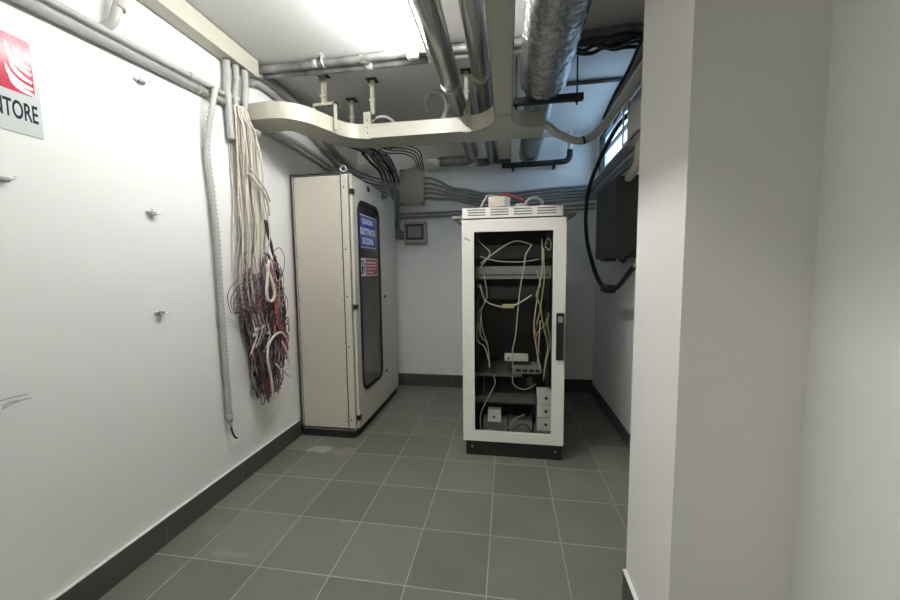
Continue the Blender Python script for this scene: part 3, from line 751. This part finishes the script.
cv = obj('side_cover', MB().box((CX1, 3.285, .075), (CX1 + .018, CY1, 1.995), .003), 'cab', t)
m = MB().box((CX1 + .018, 3.20, 1.962), (CX1 + .03, 3.34, 1.98)).box((CX1 + .018, 3.20, 1.93), (CX1 + .03, 3.215, 1.98)).box((CX1 + .018, 3.245, 1.93), (CX1 + .03, 3.26, 1.98))
obj('latch', m, 'steel', cv)
# inside
m = MB().box((CX0 + .12, CY0 + .04, .12), (CX0 + .125, 3.26, 1.95))
obj('mounting_plate', m, 'inner', t)
for r_ in range(4):
    z = 1.62 - r_ * .36
    rail = obj('breaker_row', MB().box((CX0 + .125, 2.66, z - .02), (CX0 + .135, 3.2, z + .02)), 'steel', t)
    for k in range(9):
        y = 2.68 + k * .056
        obj('breaker', MB().box((CX0 + .135, y, z - .045), (CX0 + .20, y + .05, z + .045), .003), 'devgrey' if (k + r_) % 4 else 'white', rail)
sg = obj('notice_sign', MB().box((CX1 + .014, 2.685, 1.475), (CX1 + .0165, 3.045, 1.735)), 'signwhite', door)
sg['label'] = 'blue notice lettered QUADRO ELETTRICO DI ZONA'
obj('blue_field', MB().prism(rrect(2.695, 1.483, 3.045, 1.727, .012), 'x', CX1 + .0165, CX1 + .0170), 'signblue', sg) if False else None
sgf = obj('notice_panel', MB().prism(rrect(2.693, 1.483, 3.037, 1.727, .012), 'x', CX1 + .0165, CX1 + .0170), 'signblue', door)
for k, (tx, a, b) in enumerate((('QUADRO', 2.745, 2.995), ('ELETTRICO', 2.712, 3.028), ('DI ZONA', 2.75, 2.99))):
    lettering('notice_text', tx, a, 1.655 - k * .076, b, 1.709 - k * .076, CX1 + .0170, 'signwhite', door, .042)
sg = obj('warning_sign', MB().box((CX1 + .014, 2.668, 1.248), (CX1 + .0165, 3.07, 1.392)), 'signwhite', door)
sg['label'] = 'white and red warning sign with a pictogram'
obj('warning_panel', MB().prism(rrect(2.80, 1.258, 3.062, 1.383, .006), 'x', CX1 + .0165, CX1 + .0170), 'signred2', door)
m = MB().ring([(2.735 + .048 * math.cos(a), 1.32 + .056 * math.sin(a)) for a in [2 * PI * k / 24 for k in range(24)]], [(2.735 + .038 * math.cos(a), 1.32 + .045 * math.sin(a)) for a in [2 * PI * k / 24 for k in range(24)]], 'x', CX1 + .0165, CX1 + .0172)
m.prism([(2.722, 1.285), (2.748, 1.285), (2.752, 1.325), (2.738, 1.333), (2.718, 1.325)], 'x', CX1 + .0165, CX1 + .0172)
m.prism([(2.735 + .011 * math.cos(a), 1.345 + .012 * math.sin(a)) for a in [2 * PI * k / 10 for k in range(10)]], 'x', CX1 + .0165, CX1 + .0172)
obj('warning_pictogram', m, 'signink', door)
m = MB()
for k in range(4):
    y = 2.82
    z = 1.358 - k * .027
    while y < 3.03 - .05 * (k == 3):
        l = R.uniform(.012, .04); m.box((CX1 + .0170, y, z - .006), (CX1 + .0174, min(y + l, 3.045), z + .006)); y += l + .008
obj('warning_print', m, 'signwhite', door)
for (x, y) in ((-1.188, 2.565), (-1.188, 3.57)):
    m = MB().tube([(x + .022 * math.cos(a), y, 2.036 + .022 * math.sin(a)) for a in [2 * PI * k / 20 for k in range(21)]], .006, 8, smooth=False)
    m.cyl((x, y, 2.008), (x, y, 2.018), .012, 12)
    obj('lifting_eye', m, 'zinc', t)

# conduits and cables over the cabinet
OG = 'cables running over the cabinet to the junction box'
for i in range(9):
    k = i // 2
    if i % 2 == 0: pts = [(-.93 - .04 * k, 2.70, 2.178), (-.96 - .04 * k, 2.82, 2.20 + .012 * (k % 2)), (-1.06 - .04 * k, 3.2, 2.26 + .012 * (k % 2)), (-1.10 - .04 * k, 3.55, 2.27), (-1.145 - .04 * k, 3.80, 2.22)]
    else: pts = [(-1.40, 2.72 + .05 * k, 2.33 + .035 * k), (-1.34, 2.95 + .05 * k, 2.335 + .035 * k), (-1.25, 3.25 + .05 * k, 2.35 + .035 * k), (-1.19, 3.5 + .04 * k, 2.33 + .035 * k), (-1.16, 3.62 + .05 * k, 2.25 + .03 * k)]
    mt = ('greyd', 'bcable', 'bcable')[i % 3]
    one('overhead_cable', MB().tube(pts, (.0145, .008, .012)[i % 3], 10), mt, ('thick dark grey', 'thin black', 'thicker black')[i % 3] + ' cable running over the cabinet to the junction box', 'cable', OG)
BG = 'black cable loops under the tray above the junction box'
for i in range(4):
    k = .035 * i
    pts = [(-1.0 + k, 2.66 + k, 2.22), (-1.0 + k, 3.0, 2.27 + k * .5), (-.98 + k, 3.35, 2.37 + k * .5), (-.94 + k * .8, 3.60, 2.41 + k * .4), (-.93 + k * .6, 3.72, 2.38 + k * .3), (-.93 + .02 * i, 3.81, 2.325)]
    one('drooping_cable', MB().tube(pts, .0055, 8), 'bcable', 'black cable arching from the tray down into the top of the junction box', 'cable', BG)
RG = 'grey cables lying across the top of the cabinet'
for i in range(6):
    dx, dz = .0215 * i, .024 * i
    pts = [(-1.56 + dx, 3.04, 2.13 + dz), (-1.45 + dx, 3.17, 2.065 + dz), (-1.34 + dx, 3.36, 2.04 + dz), (-1.27 + dx, 3.54, 2.05 + dz), (-1.245 + dx, 3.66, 2.03 + dz), (-1.24 + dx, 3.705, 1.93), (-1.24 + dx, 3.71, 1.72 + .02 * i)]
    one('crossing_cable', MB().tube(pts, .0092, 8), 'greyd' if i % 2 else 'gcable', 'grey cable crossing above the cabinet top into the back corner', 'cable', RG)

# ------------------------------------------------------------------ back wall boxes
t = thing('junction_box', (-.99, 3.79, 1.97), 'large grey plastic junction box high on the back wall beside the cabinet', 'box')
obj('box_base', MB().box((-1.105, 3.765, 1.978), (-.872, YB, 2.322), .008), 'box', t)
obj('lid', MB().box((-1.118, 3.735, 1.968), (-.858, 3.768, 2.332), .008), 'box', t)
for x in (-1.10, -.876):
    for z in (1.985, 2.315): obj('lid_screw', MB().cyl((x, 3.731, z), (x, 3.737, z), .009, 10), 'port', t)
t = thing('switch_box', (-.97, 3.8, 1.57), 'grey surface box with a dark square flap on the back wall below the junction box', 'box')
obj('box_base', MB().box((-1.095, 3.775, 1.578), (-.85, YB, 1.805), .008), 'greyc', t)
obj('flap', MB().box((-1.07, 3.765, 1.61), (-.875, 3.777, 1.775), .006), 'port', t)
obj('flap_window', MB().box((-1.045, 3.760, 1.635), (-.90, 3.766, 1.752), .004), 'greyd', t)
obj('top_clip', MB().box((-.99, 3.78, 1.80), (-.955, 3.81, 1.825), .003), 'white', t)
UG = 'conduit bends left of the switch box'
for k in range(3):
    o_ = .03 * k
    one('bent_conduit', MB().tube([(-1.22 + o_, 3.83, 2.2 - o_), (-1.22 + o_, 3.83, 1.9), (-1.22 + o_, 3.83, 1.70 + o_), (-1.20 + o_, 3.83, 1.655 + o_), (-1.15, 3.83, 1.64 + o_), (-1.09, 3.83, 1.64 + o_)], .011, 8), 'greyd', ('outer', 'middle', 'inner')[k] + ' grey conduit bend entering the left side of the switch box', 'conduit', UG)
# wavy conduits right of the junction box, across the back wall
WG = 'wavy grey conduits across the back wall behind the rack'
for k in range(5):
    z0 = 2.255 - .050 * k; ze = 2.085 - .032 * k
    pts = [(-.875, 3.825, z0), (-.80, 3.825, z0 - .005), (-.70, 3.825, z0 - .045 + .006 * k), (-.58, 3.825, z0 - .11 + .02 * k), (-.42, 3.83, ze + .03), (-.25, 3.83, ze - .01), (.0, 3.835, ze - .02), (.25, 3.835, ze - .005), (.5, 3.835, ze + .01), (.72, 3.835, ze + .015), (.855, 3.83, ze + .02)]
    one('wavy_conduit', MB().tube(pts, .0125, 10), 'greym', ('top', 'second', 'middle', 'fourth', 'bottom')[k] + ' wavy conduit of the five leaving the junction box along the back wall', 'conduit', WG)
SG = 'straight conduits along the back wall under the wavy ones'
for k in range(2):
    z = 1.893 - .04 * k
    pts = [(-1.19 + .03 * k, 3.84, z - .14), (-1.185 + .03 * k, 3.84, z - .05), (-1.15 + .02 * k, 3.84, z - .008), (-1.10, 3.84, z), (-.5, 3.84, z + .008), (0, 3.84, z + .01), (.5, 3.84, z + .02), (.855, 3.84, z + .03)]
    one('straight_conduit', MB().tube(pts, .012, 10), 'greym', ('upper', 'lower')[k] + ' straight conduit running along the back wall under the wavy conduits', 'conduit', SG)

# ------------------------------------------------------------------ right-hand side
t = thing('steel_wall_cabinet', (.795, 2.9, 1.36), 'dark grey steel box on the far right wall half hidden by the pillar', 'box')
obj('body', MB().box((.73, 2.62, 1.362), (XR, 3.18, 1.905), .004), 'gbox', t)
obj('door', MB().box((.718, 2.625, 1.37), (.731, 3.175, 1.90), .003), 'gbox', t)
obj('door_lock', MB().cyl((.712, 2.68, 1.62), (.72, 2.68, 1.62), .01, 12), 'black', t)
obj('gland_plate', MB().box((.745, 2.95, 1.345), (.82, 3.12, 1.363)), 'darkst', t)
CG2 = 'conduits along the far right wall under the window'
for k in range(4):
    z = 2.00 + .046 * k; x = XR - .025 - .004 * k
    one('side_conduit', MB().tube([(x, YB - .02, z - .02), (x, 3.5, z), (x, 3.0, z + .012), (x, 2.3, z + .01), (x, 1.43, z + .01)], .019, 10), 'greyc' if k % 2 else 'greyd', ('lowest', 'second lowest', 'second highest', 'highest')[k] + ' of four grey conduits along the far right wall beneath the window', 'conduit', CG2)
t = thing('trunking_elbow', (.76, 2.33, 2.0), 'open beige metal trunking elbow in front of the small window', 'trunking')
m = MB(); ex0, ex1, ey0, ey1, ez0, ez1 = .70, .822, 2.10, 2.44, 2.035, 2.255; tt = .006
m.box((ex0, ey0, ez0), (ex1, ey1, ez0 + tt)); m.box((ex0, ey0, ez1 - tt), (ex1, ey1, ez1)); m.box((ex0, ey0, ez0), (ex0 + tt, ey1 - .10, ez1)); m.box((ex0, ey0, ez0), (ex1, ey0 + tt, ez1)); m.box((ex1 - tt, ey0, ez0), (ex1, ey1, ez1))
obj('elbow_shell', m, 'beige', t)
obj('flange', MB().ring(rrect(ey1 - .105, ez0 - .008, ey1 + .008, ez1 + .008, .004, 2), rrect(ey1 - .09, ez0 + .01, ey1 - .006, ez1 - .01, .004, 2), 'x', ex0 - .006, ex0), 'beige', t)
obj('drop_pipe', MB().tube([(.77, 2.36, 2.036), (.77, 2.37, 1.98), (.775, 2.40, 1.93), (.78, 2.50, 1.895), (.79, 2.60, 1.885), (.79, 2.66, 1.90)], .025, 12), 'beige', t)
one('white_batten', MB().box((.64, 1.9, 2.265), (.70, 2.5, 2.30), .004), 'beige', 'pale batten sloping away above the trunking elbow behind the pillar', 'batten')
# black thick cable hanging loop
t = thing('hanging_black_cable', (.72, 2.7, 1.13), 'thick black cable hanging in a long loop in front of the dark steel box', 'cable')
obj('cable', MB().tube([(.80, 2.50, 2.30), (.735, 2.66, 2.25), (.70, 2.82, 2.17), (.68, 3.08, 2.06), (.665, 3.25, 1.92), (.655, 3.27, 1.72), (.655, 3.2, 1.52), (.66, 3.05, 1.36), (.67, 2.88, 1.22), (.68, 2.66, 1.14), (.70, 2.48, 1.17), (.715, 2.36, 1.24), (.73, 2.27, 1.30)], .0155, 12), 'rubber', t)
obj('cable_tape', MB().tube([(.678, 2.71, 1.148), (.69, 2.56, 1.152)], .030, 10, smooth=False), 'rubber', t)
obj('stripped_end', MB().tube([(.73, 2.27, 1.30), (.735, 2.23, 1.33)], .009, 8, smooth=False), 'wcable', t)
one('cable_stub', MB().tube([(.72, 2.50, 1.35), (.715, 2.42, 1.335), (.72, 2.34, 1.365), (.74, 2.2, 1.39)], .014, 8), 'rubber', 'short black cable stub just under the dark steel box', 'cable')
# flexible conduit from the tray junction to the right
t = thing('sagging_conduit', (.43, 2.5, 2.1), 'grey flexible conduit sagging from the tray junction to the right wall', 'conduit')
obj('conduit_run', MB().tube([(.215, 2.515, 2.238), (.26, 2.505, 2.212), (.331, 2.50, 2.15), (.443, 2.50, 2.108), (.53, 2.50, 2.130), (.595, 2.46, 2.185), (.625, 2.30, 2.215), (.63, 2.05, 2.22), (.63, 1.415, 2.235)], .024, 12), 'greyc', t)
obj('tape_wrap', MB().tube([(.47, 2.50, 2.108), (.482, 2.50, 2.112)], .026, 12, smooth=False), 'rubber', t)
QG = 'dark cables climbing the right side to the ceiling'
for k in range(5):
    dx, dz = .034 * (k % 3), .036 * (k // 3)
    one('climbing_cable', MB().tube([(.65 + dx, 2.72, 2.28 + dz), (.665 + dx, 2.5, 2.345 + dz), (.68 + dx, 2.3, 2.38 + dz), (.685 + dx, 2.10, 2.43 + dz), (.69 + dx, 1.9, 2.45 + dz), (.70 + dx, 1.415, 2.46 + dz)], .010 + .004 * (k % 2), 8), 'bcable' if k % 2 else 'greyd', ('black' if k % 2 else 'dark grey') + ' cable climbing to the ceiling behind the pillar', 'cable', QG)
XG = 'black cables tied to the foil pipes right of the duct'
for k in range(4):
    pts = []
    for i in range(10):
        pts.append((.36 + i * .056, 2.14 + .04 * k + R.uniform(-.008, .008), 2.515 + R.uniform(-.012, .01) - (.03 if i in (3, 4) and k == 1 else 0)))
    one('tied_cable', MB().tube(pts, .011, 8), 'bcable', 'black cable tied along the ceiling pipes right of the foil duct', 'cable', XG)

# ------------------------------------------------------------------ server rack
RX0, RX1, RY0, RY1 = -.302, .370, 2.42, 3.10
t = thing('server_rack', (.034, 2.76, 0), 'white framed glass door server rack standing on a black plinth in mid room', 'server rack')
obj('plinth', MB().box((RX0 + .018, RY0 + .012, 0), (RX1 - .005, RY1, .105), .004), 'black', t)
for x in (RX0 + .06, RX1 - .05): obj('plinth_bolt', MB().cyl((x, RY0 + .008, .06), (x, RY0 + .013, .06), .007, 10), 'steel', t)
for x in (RX0 + .004, RX1 - .022): obj('side_panel', MB().box((x, RY0 + .03, .106), (x + .018, RY1, 1.625), .002), 'dark', t)
obj('back_panel', MB().box((RX0 + .02, RY1 - .015, .106), (RX1 - .02, RY1, 1.625)), 'dark', t)
obj('bottom_panel', MB().box((RX0 + .02, RY0 + .03, .106), (RX1 - .02, RY1 - .015, .122)), 'dark', t)
obj('roof_panel', MB().box((RX0 + .02, RY0 + .03, 1.612), (RX1 - .02, RY1 - .015, 1.625)), 'dark', t)
m = MB(); fl_ = [(-.385, 2.53), (.447, 2.53), (.43, 3.14), (-.37, 3.14)]
m.prism(fl_, 'z', 1.645, 1.662); m.prism([(-.34, 2.55), (.405, 2.55), (.39, 3.12), (-.33, 3.12)], 'z', 1.625, 1.646)
obj('overhanging_roof', m, 'devgrey', t)
m = MB(); cx0, cx1, cz0, cz1 = -.303, .352, 1.630, 1.70
m.box((cx0, RY0 + .004, cz0), (cx1, RY0 + .014, cz1)) if False else None
cols = 4; xs = [cx0 + .04 + k * .150 for k in range(cols)]
SW, SHh = .118, .0075
zr = [1.645, 1.662, 1.679]
# face built as bars around the slots
edges = [cx0] + sum([[x, x + SW] for x in xs], []) + [cx1]
for k in range(0, len(edges) - 1, 2): m.box((edges[k], RY0 + .004, cz0), (edges[k + 1], RY0 + .008, cz1))
zz = [cz0] + sum([[z, z + SHh] for z in zr], []) + [cz1]
for x in xs:
    for k in range(0, len(zz), 2): m.box((x, RY0 + .004, zz[k]), (x + SW, RY0 + .008, zz[k + 1]))
m.box((cx0, RY0 + .004, cz0), (cx0 + .004, RY0 + .14, cz1)); m.box((cx1 - .004, RY0 + .004, cz0), (cx1, RY0 + .14, cz1)); m.box((cx0, RY0 + .004, cz1 - .004), (cx1, RY0 + .14, cz1))
obj('vented_top_cap', m, 'rackw', t)
obj('cap_liner', MB().box((cx0 + .006, RY0 + .03, cz0 + .002), (cx1 - .006, RY0 + .13, cz1 - .006)), 'devgrey', t)
GX0, GX1, G0, G1 = -.222, .290, .176, 1.540
d = MB().ring([(RX0, .108), (RX1, .108), (RX1, 1.620), (RX0, 1.620)], [(GX0, G0), (GX1, G0), (GX1, G1), (GX0, G1)], 'y', RY0, RY0 + .026)
door = obj('door', d, 'rackw', t)
obj('glass_pane', MB().box((GX0 - .008, RY0 + .010, G0 - .008), (GX1 + .008, RY0 + .014, G1 + .008)), 'glass', door)
h = obj('handle', MB().box((.313, RY0 - .018, .695), (.362, RY0, 1.006), .004), 'black', door)
obj('handle_key', MB().box((.322, RY0 - .024, .945), (.353, RY0 - .018, .985), .003), 'steel', h)
m = MB()
for k in range(3): m.box((RX0 + .018 + k * .014, RY0 - .0006, 1.492 - .006 * k), (RX0 + .029 + k * .014, RY0, 1.506 - .008 * k))
obj('sticker_residue', m, 'greyc', door)
for x in (GX0 - .035, GX1 + .012):
    for y in (2.50, 2.95):
        m = MB().box((x, y, .122), (x + .028, y + .012, 1.61))
        rl = obj('mounting_rail', m, 'rail', t)
ms = MB().box((GX0 - .02, 2.54, .548), (.10, 2.98, .556)).box((GX0 - .02, 2.535, .535), (.10, 2.540, .556))
obj('shelf', ms, 'rail', t)
ms = MB().box((GX0 - .03, 2.52, .385), (.20, 3.02, .392)).box((GX0 - .03, 2.515, .352), (.20, 2.520, .392))
obj('shelf', ms, 'rail', t)

# equipment in the rack
def device(name, a, b, m_, lab, cat, ports=None, group=None):
    t = thing(name, ((a[0] + b[0]) / 2, (a[1] + b[1]) / 2, a[2]), lab, cat, group)
    obj('casing', MB().box(a, b, .003), m_, t)
    for (u0, v0, u1, v1, mm) in ports or []:
        obj('port', MB().box((u0, a[1] - .002, v0), (u1, a[1] + .001, v1)), mm, t)
    return t
device('rack_unit', (-.22, 2.52, 1.365), (.29, 2.9, 1.455), 'devblack', 'black rack unit near the top inside the server rack', 'device', [(-.1 + .04 * k, 1.39, -.075 + .04 * k, 1.41, 'dark') for k in range(6)])
device('patch_panel', (-.222, 2.53, 1.225), (.292, 2.62, 1.312), 'devgrey', 'grey patch panel in the upper part of the server rack', 'device', [(-.19 + .0195 * k, 1.245, -.177 + .0195 * k, 1.260, 'port') for k in range(24)])
device('rack_unit', (-.22, 2.56, 1.085), (.285, 2.85, 1.165), 'devblack', 'black rack unit under the grey patch panel in the server rack', 'device')
device('media_converter', (-.02, 2.56, .643), (.145, 2.64, .682), 'white', 'small white flat device above the network switch in the rack', 'device', [(0, .655, .015, .667, 'port')])
device('network_switch', (.035, 2.555, .556), (.235, 2.68, .612), 'devgrey', 'beige network switch with dark ports on the rack shelf', 'device', [(.06 + .045 * k, .568, .095 + .045 * k, .588, 'port') for k in range(4)])
AG = 'white adapter boxes stacked in the rack'
for k in range(3):
    z = .170 + .094 * k
    t2 = device('adapter_box', (.205, 2.505, z), (.302, 2.60, z + .090), 'white', ('lowest', 'middle', 'topmost')[k] + ' white adapter box of the stack of three in the rack corner', 'box', [(.255, z + .035, .275, z + .052, 'port')], AG)
device('box_pedestal', (.19, 2.50, .122), (.304, 2.62, .170), 'devgrey', 'low grey case under the white adapter stack in the rack', 'box')
device('wall_socket_box', (-.135, 2.50, .215), (-.045, 2.58, .295), 'white', 'white socket box tilted on the clutter at the rack bottom', 'box', [(-.10, .245, -.085, .26, 'port')])
device('power_strip', (-.17, 2.53, .122), (.0, 2.62, .215), 'devgrey', 'grey power unit under the white socket box at the rack bottom', 'device')
device('power_supply', (.01, 2.53, .122), (.175, 2.64, .21), 'devgrey', 'grey power supply block lying at the rack bottom next to the adapters', 'device')

NG = 'network cables hanging inside the rack'
CB = [
 ('white arched', 'wcable', .0040, [(-.185, 2.5, 1.333), (-.058, 2.49, 1.426), (.02, 2.49, 1.471), (.081, 2.49, 1.478), (.158, 2.5, 1.453)], 'white cable arching across the top of the rack window'),
 ('', 'wcable', .0042, [(.158, 2.49, 1.453), (.12, 2.48, 1.391), (.11, 2.48, 1.321), (.083, 2.49, 1.151), (.069, 2.5, 1.007), (.055, 2.5, .841), (.035, 2.52, .722), (.038, 2.55, .60)], 'long white cable dropping down the middle of the rack'),
 ('', 'wcable', .0042, [(-.188, 2.5, 1.189), (-.154, 2.49, 1.084), (-.074, 2.48, 1.044), (.021, 2.48, 1.041), (.099, 2.49, 1.076), (.161, 2.5, 1.117)], 'white cable hanging in a U loop with a paper tag'),
 ('', 'wcable', .0032, [(-.185, 2.5, 1.381), (-.074, 2.5, 1.349), (.082, 2.5, 1.34), (.205, 2.5, 1.356)], 'thin white cable lying nearly level over the patch panel'),
 ('', 'gcable', .0040, [(-.16, 2.5, 1.254), (-.14, 2.5, 1.11), (-.178, 2.5, 1.005), (-.17, 2.5, .872), (-.137, 2.5, .767), (-.12, 2.5, .607)], 'grey cable down the left side of the rack'),
 ('', 'wcable', .0040, [(.225, 2.5, 1.49), (.227, 2.49, 1.304), (.207, 2.49, 1.164), (.184, 2.5, .989), (.178, 2.5, .878), (.2, 2.5, .726), (.228, 2.49, .587)], 'white cable down the right side of the rack starting highest'),
 ('', 'ycable', .0040, [(.235, 2.49, 1.43), (.241, 2.49, 1.224), (.223, 2.49, 1.035), (.245, 2.49, .879), (.272, 2.49, .776), (.254, 2.49, .658), (.242, 2.49, .532)], 'long yellowed cable at the right of the rack'),
 ('', 'ycable', .0045, [(.188, 2.49, 1.285), (.215, 2.48, 1.198), (.19, 2.48, 1.117), (.217, 2.48, 1.035), (.198, 2.49, .933), (.179, 2.49, .829)], 'wavy yellowed cable below the patch panel'),
 ('', 'ycable', .0035, [(.257, 2.48, .961), (.285, 2.48, .797), (.26, 2.48, .672), (.245, 2.48, .553)], 'yellowed cable by the door handle side of the rack'),
 ('', 'rcable', .0035, [(.191, 2.48, .933), (.192, 2.48, .809), (.227, 2.48, .706)], 'short red cable at the right inside the rack'),
 ('', 'wcable', .0035, [(.218, 2.48, .947), (.206, 2.48, .74), (.204, 2.50, .656)], 'short white cable running down to the network switch'),
 ('', 'wcable', .0035, [(-.207, 2.49, .92), (-.207, 2.49, .801), (-.155, 2.49, .749), (-.12, 2.49, .618)], 'white cable curving at the left edge of the rack'),
 ('', 'ycable', .0035, [(-.182, 2.48, .98), (-.182, 2.48, .837), (-.137, 2.48, .774), (-.124, 2.48, .611)], 'yellowed cable curving at the left edge of the rack'),
 ('', 'gcable', .0040, [(-.094, 2.47, .562), (-.085, 2.47, .501), (-.138, 2.47, .391), (-.184, 2.47, .279), (-.185, 2.48, .15)], 'grey cable falling over the shelf to the rack bottom'),
 ('', 'bcable', .0035, [(-.155, 2.48, .588), (-.163, 2.47, .466), (-.138, 2.48, .409)], 'short black cable in front of the lower shelf'),
 ('', 'gcable', .0035, [(.035, 2.52, .552), (.046, 2.50, .489), (.121, 2.49, .463), (.195, 2.50, .502)], 'grey cable looping under the network switch'),
 ('', 'bcable', .0030, [(.161, 2.50, .546), (.182, 2.49, .423), (.191, 2.49, .245)], 'black cable from the switch down beside the adapters'),
 ('', 'wcable', .0035, [(.245, 2.5, 1.45), (.264, 2.49, 1.496), (.284, 2.49, 1.456), (.271, 2.49, 1.416), (.245, 2.5, 1.443)], 'small white cable ring at the top right of the rack window'),
 ('', 'bcable', .0035, [(-.02, 2.48, .27), (.03, 2.48, .28), (.10, 2.48, .255), (.16, 2.49, .28), (.185, 2.49, .33)], 'black cable sprawled over the clutter at the rack bottom'),
 ('', 'bcable', .0035, [(.02, 2.48, .14), (.06, 2.47, .20), (.12, 2.48, .22), (.17, 2.48, .16)], 'black cable arched on the rack floor'),
 ('', 'gcable', .0035, [(-.19, 2.48, .14), (-.12, 2.47, .17), (-.03, 2.48, .15), (.05, 2.48, .25), (.12, 2.48, .29)], 'grey cable rising from the rack floor'),
 ('', 'wcable', .0030, [(-.19, 2.5, 1.30), (-.12, 2.49, 1.40), (-.16, 2.49, 1.45), (-.2, 2.5, 1.49)], 'thin white cable at the upper left rack corner'),
 ('', 'gcable', .0032, [(-.21, 2.5, 1.20), (-.17, 2.49, 1.13), (-.16, 2.49, 1.06), (-.2, 2.49, .98), (-.19, 2.5, .85)], 'grey cable knotted left of the tagged loop'),
 ('', 'ycable', .0032, [(.275, 2.48, 1.0), (.255, 2.48, .93), (.20, 2.48, .86), (.19, 2.48, .80)], 'yellowed cable slanting across the right of the rack'),
]
for i, (nm, mt, r, pts, lab) in enumerate(CB):
    if i == 2:
        t = thing('network_cable', (0, 2.49, 1.04), lab, 'cable', NG); obj('cable', MB().tube(pts, r, 8), mt, t)
        obj('paper_tag', MB().box((-.035, 2.472, 1.028), (.045, 2.486, 1.056), .002), 'ycable', t)
    else: one('network_cable', MB().tube(pts, r, 8), mt, lab, 'cable', NG)

# things lying on the rack
t = thing('power_adapter', (-.07, 2.66, 1.662), 'beige adapter box lying on the roof of the server rack', 'box')
obj('casing', MB().box((-.135, 2.60, 1.662), (-.022, 2.70, 1.80), .004), 'beige', t)
obj('lid', MB().box((-.022, 2.605, 1.662), (.018, 2.695, 1.793), .003), 'greyc', t)
m = MB(); P = []
for k in range(60):
    a = k / 60 * 2 * PI * 3; P.append((.185 + .062 * math.cos(a), 2.68 + .004 * k / 10, 1.735 + .062 * math.sin(a) * .95))
P += [(.26, 2.69, 1.70), (.31, 2.7, 1.672)]
one('coiled_cable', m.tube(P, .011, 8), 'flex', 'pale coiled cable standing on the roof of the rack', 'cable')
one('red_cable', MB().tube([(-.19, 2.72, 1.672), (-.12, 2.73, 1.79), (-.03, 2.73, 1.835), (.04, 2.72, 1.815), (.10, 2.70, 1.79), (.14, 2.71, 1.74), (.17, 2.72, 1.675)], .009, 8), 'rcable', 'red cable arching over the box on the roof of the rack', 'cable')
one('pale_cable', MB().tube([(-.26, 2.58, 1.672), (-.20, 2.59, 1.705), (-.16, 2.60, 1.78), (-.13, 2.64, 1.815), (-.06, 2.68, 1.81)], .008, 8), 'flex', 'pale cable leaning against the box on the roof of the rack', 'cable')
t = thing('cable_gland', (.075, 2.62, 1.662), 'pale rounded plug lying between the box and coil on the rack', 'plug')
obj('plug_body', MB().tube([(.05, 2.62, 1.70), (.08, 2.62, 1.725), (.13, 2.63, 1.72)], lambda u: .030 - .008 * u, 12), 'flex', t)
obj('plug_base', MB().box((.035, 2.60, 1.662), (.13, 2.65, 1.70), .006), 'flex', t)

# ------------------------------------------------------------------ daylight, camera, colour
wd = bpy.data.worlds.new('World'); S.world = wd; wd.use_nodes = True
nt = wd.node_tree
for n in list(nt.nodes): nt.nodes.remove(n)
bg = nt.nodes.new('ShaderNodeBackground'); bg.inputs['Color'].default_value = (.48, .73, 1.0, 1); bg.inputs['Strength'].default_value = 1.45
ow = nt.nodes.new('ShaderNodeOutputWorld'); nt.links.new(bg.outputs[0], ow.inputs[0])

cam = bpy.data.cameras.new('camera'); co = bpy.data.objects.new('camera', cam); COL.objects.link(co)
pit, rol, yaw = 8.53304878e-02, -1.09257660e-02, -1.58146604e-01
fw = Vector((math.sin(yaw) * math.cos(pit), math.cos(yaw) * math.cos(pit), -math.sin(pit)))
rt = Vector((math.cos(yaw), -math.sin(yaw), 0)); up = rt.cross(fw)
c_, s_ = math.cos(rol), math.sin(rol)
rt2 = rt * c_ + up * s_; up2 = up * c_ - rt * s_
mw = Matrix(((rt2.x, up2.x, -fw.x, 0), (rt2.y, up2.y, -fw.y, 0), (rt2.z, up2.z, -fw.z, 1.29778), (0, 0, 0, 1)))
co.matrix_world = mw
cam.sensor_fit = 'HORIZONTAL'; cam.sensor_width = 36; cam.lens = 362.2516 / 900 * 36; cam.clip_start = .02
S.camera = co
S.view_settings.view_transform = 'Standard'; S.view_settings.look = 'None'; S.view_settings.exposure = 1.5; S.view_settings.gamma = 1
S.view_settings.use_curve_mapping = False
S.cycles.max_bounces = 10; S.cycles.diffuse_bounces = 6; S.cycles.transparent_max_bounces = 12
S.cycles.sample_clamp_indirect = 8
